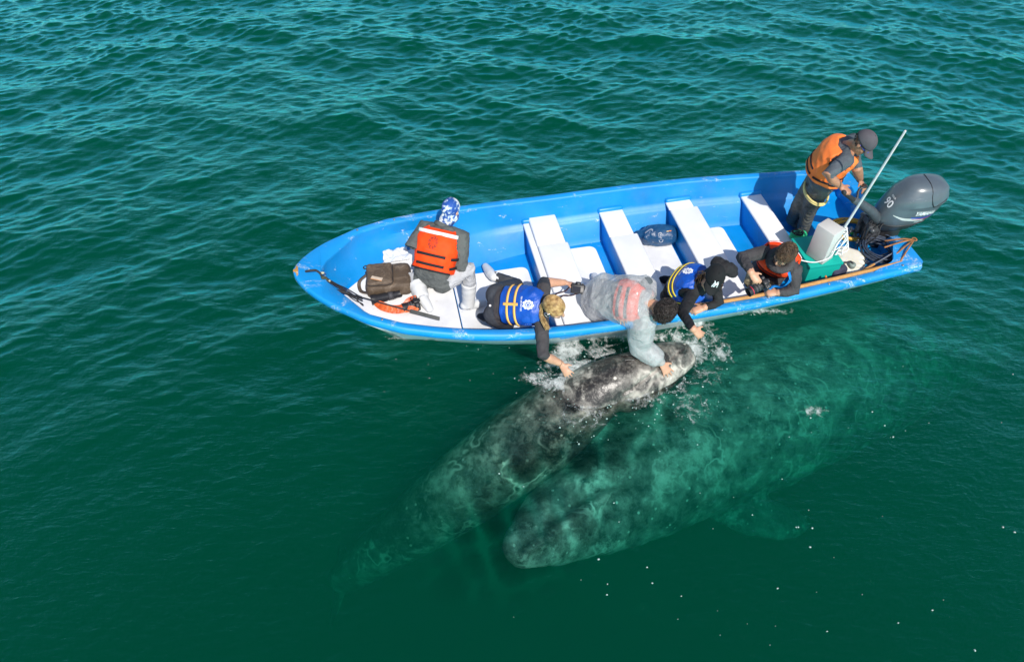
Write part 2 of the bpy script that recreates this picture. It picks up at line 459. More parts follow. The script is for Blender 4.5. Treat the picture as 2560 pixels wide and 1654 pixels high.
def rim_half(s):
    W, G, F = HW(s), GZ(s), flange(s)
    F = min(F, W - .004)
    return [(W - .012, G - .088), (W + .004, G - .075), (W + .006, G - .022), (W - .008, G - .004), (W - .024, G), (W - F + .016, G - .002), (W - F + .004, G - .010), (W - F, G - .024), (W - F - .004, G - .05)]
# bow cap: solid from the stem to the cockpit, then the two gunwale flanges
BOWIN = .245
g = Geo()
sb = np.linspace(.004, BOWIN, 9)
caps = []
for s in sb:
    W, G = HW(s), GZ(s); h = [(W - .012, G - .088), (W + .004, G - .075), (W + .006, G - .022), (W - .008, G - .004), (W - .024 * min(1, W / .1), G), (W * .6, G + .003), (0., G + .006)]
    caps.append(sym_ring(s, h))
g.add(g_loft(caps, cap=False, closed_ring=False))
for sg in (1, -1):
    rr = []
    for s in list(np.linspace(BOWIN, 1.2, 20)) + list(np.linspace(1.3, LB, 40)):
        W, G = HW(s), GZ(s)
        h = rim_half(s)
        if s < .62:                        # the cockpit opening starts as a rounded point
            u = (s - BOWIN) / (.62 - BOWIN); inn = (W - flange(.62)) * math.sqrt(max(u, 0)) ** .9 if u > 0 else 0.002
            inn = min(inn, W - .09); inn = max(inn, .002)
            h = h[:5] + [(inn + .014, G), (inn + .004, G - .008), (inn, G - .022), (inn - .001, G - .05)]
        rr.append(np.array([B(s, sg * t, z) for t, z in h]))
    g.add(g_loft(rr, cap=False, closed_ring=False))
rim = mk('gunwale', g, M_BLUE_WORN, boat, auto=50)
def inner_w(s):
    W = HW(s)
    if s < .62:
        u = max((s - BOWIN) / (.62 - BOWIN), 0); return max(min((W - flange(.62)) * math.sqrt(u) ** .9, W - .09), .002)
    return W - flange(s)
# liner: walls, ledge, sole
def liner_half(s, fl=None):
    I, G = inner_w(s) - .003, GZ(s)
    if s < 1.47:
        z = DECK_Z; b = max(I - .10 - .04 * (G - .6) / .3, I * .35)
        q = [(I, G - .03), (I - .012 * I, G - .14), ((I + b) / 2 + .02 * I, (G + z) / 2 - .02), (b, z + .06), (b * .97, z + .02), (b * .92, z), (b * .5, z), (0, z)]
    else:
        q = [(I, G - .03), (I - .03, G - .12), (I - .065, .42), (I - .075, .395), (I - .115, .365), (I - .14, .34), (I - .22, SOLE_Z + .05), (I - .26, SOLE_Z)]
        q.append((0, SOLE_Z))
        q = q[:7] + [(I - .26, SOLE_Z), (0, SOLE_Z)]
    return q
S1 = [BOWIN + .003, .26, .28, .31, .36, .42, .5, .62, .75, .9, 1.05, 1.2, 1.35, 1.468]
g = Geo()
g.add(g_loft([sym_ring(s, inside(s, liner_half(s))) for s in S1], cap=False, closed_ring=False))
S2 = [1.472] + list(np.linspace(1.6, 5.55, 30))
g.add(g_loft([sym_ring(s, inside(s, liner_half(s))) for s in S2], cap=False, closed_ring=False))
# aft deck box, with the engine well falling to the transom
AFT_Z = .335
def aft_half(s):
    I, G = inner_w(s) - .003, GZ(s)
    return [(I, G - .03), (I - .03, G - .12), (I - .06, AFT_Z + .06), (I - .075, AFT_Z + .015), (I - .11, AFT_Z), (I * .5, AFT_Z), (0, AFT_Z)]
g.add(g_loft([sym_ring(s, inside(s, aft_half(s))) for s in np.linspace(5.55, LB - .06, 8)], cap=False, closed_ring=False))
a_ = sym_ring(5.55, liner_half(5.55)); 
I5 = min(inner_w(5.55) - .07, hull_w(5.55, AFT_Z) - .025); I6 = hull_w(5.55, SOLE_Z) - .03
g.add((np.array([B(5.552, I5, AFT_Z + .01), B(5.552, -I5, AFT_Z + .01), B(5.552, -I6, SOLE_Z - .01), B(5.552, I6, SOLE_Z - .01)]), [(0, 1, 2, 3)]))
liner = mk('liner', g, M_BLUE, boat, auto=40)
# foredeck riser and the white deck paint
b = min(inner_w(1.47) - .1, hull_w(1.47, DECK_Z) - .03)
b2 = hull_w(1.5, SOLE_Z) - .03
g = Geo(); g.add((np.array([B(1.478, b + .02, DECK_Z + .001), B(1.478, -b - .02, DECK_Z + .001), B(1.50, -b2, SOLE_Z - .01), B(1.50, b2, SOLE_Z - .01)]), [(0, 1, 2, 3)]))
mk('deck_step', g, M_BLUE, boat, False)
def g_sheet(pts, z, thick):
    n = len(pts); top = np.array([B(s, t, z) for s, t in pts]); bot = np.array([B(s, t, z - thick) for s, t in pts])
    return g_loft([bot, top])
def round_poly(pts, r, k=5):
    out = []; n = len(pts); pts = [np.array(p, float) for p in pts]
    for i in range(n):
        a, b, c = pts[i - 1], pts[i], pts[(i + 1) % n]; d1 = nrm(a - b); d2 = nrm(c - b); rr = r if np.isscalar(r) else r[i]
        p0, p2 = b + d1 * rr, b + d2 * rr
        for j in range(k + 1):
            u = j / k; out.append((1 - u) ** 2 * p0 + 2 * u * (1 - u) * b + u * u * p2)
    return out
side = [(s, max(min(inner_w(s) * .86 - .055, hull_w(s, DECK_Z) - .06), .02)) for s in np.linspace(.40, 1.468, 10)]
mk('foredeck', g_sheet(side + [(s, -t) for s, t in side[::-1]], DECK_Z + .022, .02), M_WHITE_DIRTY, boat, False)
for s0, s1, t1, r in ((1.515, 2.345, .575, .09), (2.80, 3.165, .60, .09), (3.56, 4.02, .60, .07), (4.40, 4.70, .62, .07)):
    t1 = min(t1, hull_w(s0, SOLE_Z) - .06, hull_w(s1, SOLE_Z) - .06)
    mk('floor_panel', g_sheet(round_poly([(s0, t1), (s0, -t1), (s1, -t1), (s1, t1)], r), SOLE_Z + .012, .012), M_WHITE_DIRTY, boat, False)
# thwarts: blue boxes across the hull with white tops
def thwart(s0, s1, z, boards, near_end=None):
    sm = (s0 + s1) / 2; I = inner_w(sm)
    half = [(I - .20, SOLE_Z - .005), (I - .11, .36), (I - .075, z - .03)]
    half = inside(sm, half, .03)
    ring = lambda s: np.array([B(s, t, q) for t, q in half] + [B(s, -t if near_end is None else near_end, q) for t, q in half[::-1]])
    g = Geo(); g.add(g_loft([ring(s0 + .012), ring(s1 - .012)]))
    o = mk('thwart', g, M_BLUE, boat, False)
    for b0, b1, ta, tb, zz, th in boards:
        mk('seat_top', g_box(B((b0 + b1) / 2, (ta + tb) / 2, zz - th / 2), (b1 - b0, tb - ta, th), RB, min(.02, th * .45), 3), M_WHITE, o, auto=50)
    for sg in ((1, -1) if near_end is None else (1,)):                       # moulded knee where the seat meets the side
        mk('knee', g_box(B(sm - .01, sg * (I - .068), z + .012), (s1 - s0 + .01, .06, .075), RB, .028, 3), M_BLUE, o)
    return o
thwart(2.385, 2.78, .40, ((2.385, 2.775, -.76, .885, .408, .03), (2.452, 2.762, .40, .865, .452, .042), (2.453, 2.785, -.735, .399, .4525, .0425)))
thwart(3.262, 3.55, .40, ((3.262, 3.538, .42, .885, .411, .032), (3.264, 3.575, -.80, .419, .412, .033)))
thwart(4.055, 4.36, .41, ((4.045, 4.335, .70, .90, .426, .034), (4.048, 4.375, -.80, .699, .427, .035)))
thwart(4.93, 5.19, .40, ((4.93, 5.18, -.165, .86, .412, .033),), -.17)
# transom with the motor cut-out and rounded quarters
TS = LB - .03
prof = [(.80, .585), (.74, .592), (.44, .585), (.35, .56), (.30, .47), (.26, .44), (0, .44)]
prof = prof + [(-t, z) for t, z in prof[-2::-1]]
top = [B(TS - .055 - .0 * t, t, z) for t, z in prof]; top2 = [B(TS + .045, t, z) for t, z in prof]
lowr = [B(TS - .055, t * .9, AFT_Z - .01) for t, z in prof]; low2 = [B(TS + .02, t * .42, -.1) for t, z in prof]
rings = [np.array(lowr), np.array([p + (0, 0, -.012) for p in top]), np.array([p * .93 + q * .07 for p, q in zip(top, top2)]), np.array([p * .07 + q * .93 for p, q in zip(top, top2)]), np.array([p + (0, 0, -.012) for p in top2]), np.array(low2)]
tz = mk('transom', g_loft(rings, cap=False, closed_ring=False), M_BLUE_WORN, boat, auto=45)
for sg in (1, -1):
    pts = round_poly([(5.62, sg * (HW(5.62) - .06)), (LB + .02, sg * (.82)), (LB + .02, sg * .46), (6.02, sg * .50), (5.9, sg * .72)], [.02, .05, .04, .05, .06])
    mk('quarter_deck', g_sheet(pts, .597, .035), M_BLUE_WORN, boat, False)
# wooden strip along the inside of the near gunwale
t_ = NT('varnished_wood'); cw = t_.ramp(t_.noise(4, 6, .6, t_.scale(1.5, 26, 26)), [(.3, (.36, .17, .045)), (.7, (.58, .31, .10))])
t_.l(cw, t_.b.inputs['Base Color']); t_.b.inputs['Roughness'].default_value = .5; M_WOOD = t_.m
pts = [B(s, -(inner_w(s) - .012), GZ(s) - .004) for s in np.linspace(3.72, 5.98, 24)]
mk('wooden_rail', g_tube(pts, .021, 8), M_WOOD, boat)
# gunwale fittings
for s, sg in ((.62, 1), (1.0, 1), (.75, -1), (5.1, -1), (5.95, -1)):
    mk('deck_fitting', g_lathe([(.003, .0), (.012, .0), (.012, .004), (.008, .007), (.002, .008)], B(s, sg * (HW(s) - .045), GZ(s) + (.016 if s > 5.7 else 0)), n=14), M_GREYMETAL, boat)
# worn patch of bare fibreglass on the stem head, wood under red and primer
t_ = NT('bare_fibreglass'); q = t_.noise(14, 6, .6)
t_.l(t_.ramp(q, [(.38, (.62, .62, .6)), (.44, (.50, .27, .06)), (.60, (.45, .24, .05)), (.68, (.7, .12, .04)), (.8, (.6, .6, .6))]), t_.b.inputs['Base Color']); M_BARE = t_.m
bow = []
for s, sc_ in ((.002, .5), (.015, .8), (.03, .8), (.045, .55)):
    W = HW(max(s, .01)) * sc_; zt = GZ(s) + .007
    bow.append(np.array([B(s, W * u, zt - .03 * abs(u) ** 3 * (1 if s < .03 else .2)) for u in np.linspace(-.95, .95, 11)]))
mk('worn_stem_patch', g_loft(bow, cap=False, closed_ring=False), M_BARE, boat)
# ------------------------------------------------------------------ the two grey whales
def whale_skin(name, dark, pale, amount, wet=.3, speck=1.0, caustic_veins=1.7):
    t = NT(name)
    big = t.noise(1.7, 7, .62, None, .15); mid = t.noise(6.5, 9, .70, None, .2); fine = t.noise(38, 5, .75)
    a = t.n('Math', operation='MULTIPLY_ADD'); t.l(mid, a.inputs[0]); a.inputs[1].default_value = .55; 
    b_ = t.n('Math', operation='MULTIPLY'); t.l(big, b_.inputs[0]); b_.inputs[1].default_value = .45; t.l(b_.outputs[0], a.inputs[2])
    col = t.ramp(a.outputs[0], [(amount - .14, dark), (amount, tuple(x * .45 + y * .55 for x, y in zip(pale, dark))), (amount + .07, pale)])
    f = t.ramp(fine, [(.50, (0, 0, 0)), (.72, (.5 * speck,) * 3)])
    col = t.mix(f, col, tuple(min(1, x * 1.1) for x in pale))
    dk = t.ramp(t.noise(17, 6, .7), [(.56, (0, 0, 0)), (.68, (.6, .6, .6))])
    col = t.mix(dk, col, dark)
    col = t.mix(t.ramp(t.noise(2.6, 8, .74, None, .1), [(.535, (0, 0, 0)), (.60, (.55, .55, .55)), (.66, (.95, .95, .95))]), col, tuple(min(1, x * 1.15) for x in pale))
    # old round barnacle scars
    vo = t.n('TexVoronoi'); vo.inputs['Scale'].default_value = 7; t.l(t.coord(), vo.inputs['Vector'])
    sp = t.ramp(vo.outputs['Distance'], [(.085, (.9, .9, .9)), (.12, (0, 0, 0))])
    col = t.mix(sp, col, tuple(min(1, x * 1.25) for x in pale))
    rn = t.n('TexNoise'); rn.inputs['Scale'].default_value = 2.6; rn.inputs['Detail'].default_value = 3; rn.inputs['Roughness'].default_value = .5; rn.inputs['Distortion'].default_value = .3; t.l(t.coord(), rn.inputs['Vector'])  # pale network painted into the skin, standing in for caustic light
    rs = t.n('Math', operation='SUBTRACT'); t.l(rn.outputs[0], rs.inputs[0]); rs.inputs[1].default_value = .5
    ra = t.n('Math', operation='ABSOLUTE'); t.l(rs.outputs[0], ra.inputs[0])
    caustic_line = t.ramp(ra.outputs[0], [(.003, (.8, .8, .8)), (.035, (0, 0, 0))]); wk = t.n('Math', operation='MULTIPLY'); t.l(caustic_line, wk.inputs[0]); t.l(t.ramp(t.noise(1.9, 3), [(.45, (0, 0, 0)), (.62, (1, 1, 1))]), wk.inputs[1])
    col = t.mix(wk.outputs[0], col, tuple(min(1, x * caustic_veins) for x in pale))
    t.l(col, t.b.inputs['Base Color']); t.b.inputs['Roughness'].default_value = wet
    b1 = t.bump(t.noise(9, 6, .6), .25, .03); t.l(t.bump(t.noise(60, 4), .35, .006, b1), t.b.inputs['Normal'])
    return t.m
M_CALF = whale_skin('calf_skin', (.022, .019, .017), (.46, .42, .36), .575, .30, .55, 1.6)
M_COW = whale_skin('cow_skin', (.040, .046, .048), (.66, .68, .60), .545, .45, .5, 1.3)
def lower_body(name, label, cat, ctr, rad, flat, roll, m, extra=None, vox=.03, n=36, up=(0, 0, 1)):
    """a whale trunk lofted along ctr; rad gives half breadth, flat the height ratio"""
    c = spline(ctr, 60); u = np.linspace(0, 1, len(c)); ku = np.linspace(0, 1, len(ctr))
    r = np.interp(u, ku, rad); fl = np.interp(u, ku, flat); ro = np.interp(u, ku, roll)
    t = np.gradient(c, axis=0); t /= np.linalg.norm(t, axis=1)[:, None]; rings = []; fr = []
    for i in range(len(c)):
        S = nrm(np.cross(t[i], up)); U = np.cross(S, t[i]); ca, sa = math.cos(ro[i]), math.sin(ro[i])
        S2, U2 = S * ca + U * sa, -S * sa + U * ca; fr.append((t[i], S2, U2))
        a = np.linspace(0, 2 * math.pi, n, endpoint=False)
        rings.append(c[i] + r[i] * (np.cos(a)[:, None] * S2 + fl[i] * np.sin(a)[:, None] * U2))
    return c, r, fl, fr, g_loft(rings)
def flipper(root, dirv, nrmv, L, W, sweep=.35, th=.22):
    d = nrm(dirv); N = nrm(nrmv); s = nrm(np.cross(N, d)); rings = []
    for u in np.linspace(0, 1, 12):
        wd = W * (1 - .1 * u) * math.sqrt(max(1 - u ** 3, .004)) * (.75 + .5 * min(u * 3, 1) * .5)
        c = root + d * L * u + s * sweep * L * u * u * .6; a = np.linspace(0, 2 * math.pi, 14, endpoint=False)
        rings.append(c + wd / 2 * np.cos(a)[:, None] * s + th * wd / 2 * (1.3 - u) * 1.5 * np.sin(a)[:, None] * N)
    return g_loft(rings)
def flukes(root, tdir, up, span, chord):
    T = nrm(tdir); U = nrm(up); S = nrm(np.cross(T, U)); g = Geo()
    for sg in (1, -1):
        rings = []
        for u in np.linspace(0, 1, 10):
            ch = chord * (1 - u) ** .7 + .02; c = root + S * sg * span * u + T * (chord * .15 + span * .32 * u ** 1.4)
            a = np.linspace(0, 2 * math.pi, 12, endpoint=False)
            rings.append(c + ch / 2 * np.cos(a)[:, None] * T + ch * .06 * np.sin(a)[:, None] * U)
        g.add(g_loft(rings))
    return g.get()
# --- the calf, chin towards the boat, back rolled a little away
cc = [P(1726, 872, .08), P(1700, 884, .06), P(1655, 900, .06), P(1590, 926, .04), P(1510, 967, -.06), P(1420, 1028, -.36), P(1310, 1112, -.72), P(1180, 1206, -1.1), P(1050, 1302, -1.55), P(930, 1392, -2.05), P(855, 1450, -2.5)]
cr = [.055, .135, .185, .205, .27, .38, .45, .42, .35, .25, .16]
cf = [.8, .85, .88, .95, 1.0, 1.0, 1.0, 1.0, 1.0, 1.05, 1.15]
c, r, fl, fr, trunk = lower_body('x', '', '', cc, cr, cf, [.15] * 11, M_CALF)
g = Geo(); g.add(trunk)
i = 9; T_, S_, U_ = fr[10]
side = nrm(P(1640, 1000, 0) - P(1600, 900, 0))                      # towards the camera, down the picture
# lower jaw swelling on the near side, and the blowhole ridge on top
g.add(g_tube([c[4] + side * .05 - A(0, 0, .06), c[12] + side * .09 - A(0, 0, .09), c[20] + side * .10 - A(0, 0, .12)], [.11, .17, .22], 16))
k = 27
g.add(flipper(c[k] - side * (r[k] * .72) - A(0, 0, .25), -fr[k][0] * .5 - side * .7 - A(0, 0, .4), A(0, 0, 1) - side * .5, .65, .26, .25))
g.add(flukes(c[-2], fr[-1][0], A(0, .1, 1), .62, .36))
v, f, nn = voxel(g, .0145, 6)
CALF_BVH = BVHTree.FromPolygons([tuple(q) for q in v], f)
def on_calf(px, py, lift=0.0):
    d = ray(px, py); d /= np.linalg.norm(d)
    h = CALF_BVH.ray_cast(Vector(CAMP), Vector(d))
    if h[0] is None: return P(px, py, .15)
    return np.array(h[0]) + np.array(h[1]) * lift
# the mouth: a groove with a swollen lip below it, and folds round the blowholes
def line_dist(pts):
    D = np.full(len(v), 9.)
    for a_, b_ in zip(pts[:-1], pts[1:]): D = np.minimum(D, seg_d(v, a_, b_))
    return D
def seg_d(p, a_, b_):
    ab = b_ - a_; t_ = np.clip(((p - a_) @ ab) / max(ab @ ab, 1e-9), 0, 1); return np.linalg.norm(p - (a_ + t_[:, None] * ab), axis=1)
mouth = spline(np.array([on_calf(*q) for q in ((1560, 984), (1585, 968), (1612, 948), (1640, 927), (1668, 904), (1692, 886), (1708, 874))]), 36)
d1 = line_dist(mouth); d2 = line_dist(mouth + side * .040); d3 = line_dist(mouth - side * .030)
br = np.array([on_calf(*q) for q in ((1556, 893), (1572, 888), (1592, 893))]); d4 = line_dist(br); br2 = np.array([on_calf(*q) for q in ((1560, 905), (1574, 900), (1590, 903))]); d5 = line_dist(br2)
off = -.024 * np.exp(-(d1 / .016) ** 2) + .016 * np.exp(-(d2 / .022) ** 2) + .006 * np.exp(-(d3 / .02) ** 2) - .014 * np.exp(-(d4 / .012) ** 2) + .010 * np.exp(-(d5 / .02) ** 2)
off += .004 * snoise(v, 4, 5) + .003 * snoise(v, 16, 6, 3)
v = v + nn * off[:, None]
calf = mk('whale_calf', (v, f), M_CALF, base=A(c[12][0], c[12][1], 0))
tag(calf, 'mottled grey whale calf with its head above water under the touching hand', 'whale')
CALF_BVH = BVHTree.FromPolygons([tuple(q) for q in v], f)
for q in (((1556, 893), (1568, 889), (1584, 892), (1592, 897)), ((1562, 901), (1572, 899), (1586, 900))):
    mk('blowhole', g_tube(spline([on_calf(*z, .002) for z in q], 12), .006, 6), plain('blowhole_dark', (.02, .018, .018), .25), calf)
# --- the mother, deeper, turned the other way
mc = [P(1278, 1392, -.68), P(1330, 1355, -.78), P(1430, 1285, -1.02), P(1560, 1205, -1.34), P(1700, 1120, -1.58), P(1860, 1045, -1.75), P(2030, 980, -1.95), P(2200, 925, -2.25), P(2370, 880, -2.7), P(2520, 840, -3.2)]
mr = [.10, .26, .47, .68, .84, .92, .90, .80, .58, .32]
mf = [.7, .72, .8, .85, .9, .92, .95, 1, 1, 1]
c, r, fl, fr, trunk = lower_body('x', '', '', mc, mr, mf, [-.2] * 10, M_COW)
g = Geo(); g.add(trunk)
near = nrm(A(.55, -.8, 0))
g.add(flipper(c[24] + near * .62 + A(0, 0, -.25), fr[24][0] * .55 + near * .8 + A(0, 0, -.22), nrm(A(0, 0, 1) + near * .35), 1.25, .60, .4, .25))
g.add(flukes(c[-2], fr[-1][0], A(0, 0, 1), 1.1, .6))
v, f, nn = voxel(g, .036, 4)
v = v + nn * (.014 * snoise(v, 2.6, 8))[:, None]
COWB = BVHTree.FromPolygons([tuple(q) for q in v], f)
def on_cow(px, py):
    d_ = ray(px, py); d_ /= np.linalg.norm(d_); h = COWB.ray_cast(Vector(CAMP), Vector(d_)); return np.array(h[0]) if h[0] is not None else P(px, py, -1)
gape = line_dist(spline([on_cow(*q) for q in ((1300, 1362), (1360, 1318), (1430, 1262), (1500, 1218), (1560, 1200))], 30)); lip = line_dist(spline([on_cow(*q) for q in ((1305, 1375), (1370, 1335), (1445, 1282), (1515, 1240))], 24))
slit = line_dist(spline([on_cow(*q) for q in ((1560, 1150), (1610, 1118), (1650, 1100))], 16))
v = v + nn * (-.07 * np.exp(-(gape / .06) ** 2) + .05 * np.exp(-(lip / .07) ** 2) - .05 * np.exp(-(slit / .05) ** 2) + .02 * snoise(v, 7, 9, 2))[:, None]
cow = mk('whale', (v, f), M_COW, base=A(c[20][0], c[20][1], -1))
tag(cow, 'large pale mottled mother whale lying deeper below the calf', 'whale')

WHALES = [CALF_BVH, BVHTree.FromPolygons([tuple(q) for q in v], f)]
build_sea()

# ------------------------------------------------------------------ froth and bubbles
SPOTS = []     # px, py, half-size along x, y in metres, density
for q in ((1450, 838, .30, .10, .75), (1530, 835, .28, .09, .85), (1420, 872, .17, .16, .95), (1455, 930, .22, .17, 1.0), (1395, 960, .20, .10, .85), (1500, 880, .2, .12, .6), (1350, 950, .16, .10, .7), (1400, 905, .16, .14, .8),
          (1520, 985, .26, .12, .50), (1600, 990, .24, .14, .40), (1470, 1040, .3, .16, .30), (1690, 960, .2, .14, .38), (1735, 870, .13, .22, .75), (1700, 800, .12, .12, .95), (1690, 845, .10, .12, .7),
          (1760, 845, .22, .14, .55), (1800, 880, .14, .12, .6), (1745, 810, .12, .07, .9), (1850, 780, .45, .045, .75), (1730, 1020, .24, .24, .24), (1100, 846, .5, .035, .5), (1640, 845, .22, .06, .7), (1360, 850, .35, .03, .7),
          (1760, 930, .25, .2, .26), (2030, 1030, .12, .05, .7), (1640, 905, .05, .02, .3)):
    p = P(q[0], q[1], 0); SPOTS.append((p[0], p[1], q[2], q[3], q[4]))
def foam_density(X, Y):
    D = np.zeros_like(X)
    for x, y, a, b, d in SPOTS: D = np.maximum(D, d * np.exp(-((X - x) / a) ** 2 - ((Y - y) / b) ** 2))
    return D
xs = np.arange(-1.6, 3.6, .024); ys = np.arange(2.2, 5.6, .024); X, Y = np.meshgrid(xs, ys)
D = foam_density(X, Y); dx, dy, z = sea(X, Y)
v = np.stack([X + dx, Y + dy, z + .012 + .012 * D], -1).reshape(-1, 3); Dv = D.ravel()
idx = np.arange(len(xs) * len(ys)).reshape(len(ys), len(xs))
f = np.stack([idx[:-1, :-1], idx[:-1, 1:], idx[1:, 1:], idx[1:, :-1]], -1).reshape(-1, 4)
f = f[Dv[f].max(1) > .14]
use, inv = np.unique(f, return_inverse=True)
foam = mk('sea_foam', (v[use], inv.reshape(f.shape)), bpy.data.materials.new('foam_tmp'))
at = foam.data.attributes.new('dens', 'FLOAT', 'POINT'); at.data.foreach_set('value', Dv[use].astype(np.float32))
t = NT('white_foam'); t.t.nodes.remove(t.b)
atn = t.n('Attribute'); atn.attribute_name = 'dens'
wv = t.n('TexNoise'); wv.inputs['Scale'].default_value = 5; wv.inputs['Detail'].default_value = 5; t.l(t.coord(), wv.inputs['Vector'])
va = t.n('VectorMath', operation='MULTIPLY_ADD'); t.l(wv.outputs['Color'], va.inputs[0]); va.inputs[1].default_value = (.30, .30, .30); t.l(t.coord(), va.inputs[2])
vo = t.n('TexVoronoi'); vo.feature = 'DISTANCE_TO_EDGE'; vo.inputs['Scale'].default_value = 6.5; t.l(va.outputs[0], vo.inputs['Vector'])
lace = t.ramp(vo.outputs['Distance'], [(.0, (1, 1, 1)), (.22, (0, 0, 0))])
n2 = t.noise(22, 7, .72, va.outputs[0]); n3 = t.noise(90, 4, .7)
m1 = t.n('Math', operation='MULTIPLY_ADD'); t.l(lace, m1.inputs[0]); m1.inputs[1].default_value = .20; t.l(n2, m1.inputs[2])
m2 = t.n('Math', operation='MULTIPLY_ADD'); t.l(n3, m2.inputs[0]); m2.inputs[1].default_value = .50; t.l(m1.outputs[0], m2.inputs[2])
m3 = t.n('Math', operation='MULTIPLY_ADD'); t.l(atn.outputs['Fac'], m3.inputs[0]); m3.inputs[1].default_value = .55; t.l(m2.outputs[0], m3.inputs[2])
al = t.ramp(m3.outputs[0], [(.0, (0, 0, 0)), (1, (1, 1, 1))])
mr_ = t.n('MapRange'); mr_.inputs['From Min'].default_value = 1.0; mr_.inputs['From Max'].default_value = 1.42; t.l(m3.outputs[0], mr_.inputs['Value'])
md = t.n('Math', operation='MULTIPLY'); t.l(mr_.outputs[0], md.inputs[0]); md.inputs[1].default_value = .72
df = t.n('BsdfDiffuse'); df.inputs['Color'].default_value = (.74, .77, .76, 1); tr = t.n('BsdfTransparent'); mx = t.n('MixShader')
t.l(md.outputs[0], mx.inputs[0]); t.l(tr.outputs[0], mx.inputs[1]); t.l(df.outputs[0], mx.inputs[2]); t.l(mx.outputs[0], t.out.inputs['Surface'])
foam.data.materials.clear(); foam.data.materials.append(t.m)
tag(foam, 'white lacy froth floating between boat and calf', 'foam', kind='stuff')
g = Geo(); rg = np.random.default_rng(21)
def bubble(x, y, rr):
    a = np.linspace(0, 2 * math.pi, 9, endpoint=False); zz = sea_z(x, y); k = 1 + .25 * rg.normal(size=9); st_ = rg.uniform(.6, 1)
    rings = [np.stack([x + q * rr * k * np.cos(a), y + q * rr * st_ * k * np.sin(a), np.full(9, zz + h)], 1) for q, h in ((1, .002), (.8, .008), (.35, .011))]
    g.add(g_loft(rings))
for _ in range(90):
    if rg.random() < .55: px, py = rg.uniform(1250, 2560), rg.uniform(850, 1640)
    elif rg.random() < .6: px, py = rg.normal(1650, 110), rg.normal(1040, 60)
    else: px, py = rg.uniform(950, 1300), rg.uniform(840, 980)
    p = P(px, py, 0); bubble(p[0], p[1], .003 + .007 * rg.random() ** 3)
for px, py in ((1995, 1318), (2030, 1320), (1517, 1486), (1630, 1457), (1617, 1417), (1248, 1183), (1990, 1318), (2025, 1367), (2212, 1063), (2180, 1030), (2026, 1045), (1535, 1255), (2535, 1330), (2330, 1525)):
    p = P(px, py, 0); bubble(p[0], p[1], .009)
for x, y, a, b, d in SPOTS[:20]:
    for _ in range(14):
        bubble(x + rg.normal() * a * .8, y + rg.normal() * b * .9, .003 + .008 * rg.random() ** 2)
bub = mk('bubbles', g, plain('foam_bubble', (.34, .46, .42), .35, .1, 30, .2, 90))
tag(bub, 'scattered small white bubbles and flecks on the green water', 'bubbles', kind='stuff')
# ------------------------------------------------------------------ people
M_SKIN = skin('skin', (.56, .30, .19)); M_SKIN_TAN = skin('tanned_skin', (.40, .19, .11))
M_EYE = plain('dark_eye', (.02, .015, .012), .25, .1, 20, 0)
M_LIPS = plain('lips', (.40, .14, .11), .45, .1, 20, 0)
def hand_geo(wr, d, back, thumb, spread=.16, curl=.35, size=1.0):
    """palm, four unequal bent fingers and a thumb from the side; d points along the fingers, back away from the palm"""
    d = nrm(d); back = nrm(back - d * (np.asarray(back) @ d)); s = nrm(np.cross(d, back))
    if s @ np.asarray(thumb) < 0: s = -s
    g = Geo(); k = size; wr = np.asarray(wr, float)
    g.add(g_tube([wr - d * .01, wr + d * .03 * k, wr + d * .085 * k], [.026 * k, .036 * k, .038 * k], 12, True, 1))
    v = g.v[-1]; rel = v - (wr + d * .04); h = rel @ back; g.v[-1] = v - np.outer(h * .52, back)      # flatten the palm
    for i in range(4):
        o = (1.5 - i); ln = (.070, .080, .074, .058)[i] * k
        b = wr + d * (.086 - .006 * abs(o - .3)) * k + s * o * .020 * k
        fd = nrm(d + s * spread * o * .8); c1 = curl * (.55 + .12 * i); p = [b - d * .02]
        q = b; ang = 0
        for seg, frac in enumerate((.44, .32, .24)):
            ang += c1 * (.55 if seg == 0 else .9)
            q = q + (fd * math.cos(ang) - back * math.sin(ang)) * ln * frac; p.append(q)
        p.insert(1, b)
        g.add(g_tube(p, [.0098 * k, .0098 * k, .0088 * k, .0080 * k, .0070 * k], 8))
    b = wr + d * .028 * k + s * .026 * k
    td = nrm(d * .62 + s * .80 - back * .18 * (.4 + curl))
    g.add(g_tube([b - s * .012, b + td * .034 * k, b + td * .034 * k + nrm(td + d * .45 - back * .35 * curl) * .032 * k], [.0145 * k, .0118 * k, .0088 * k], 8))
    return g
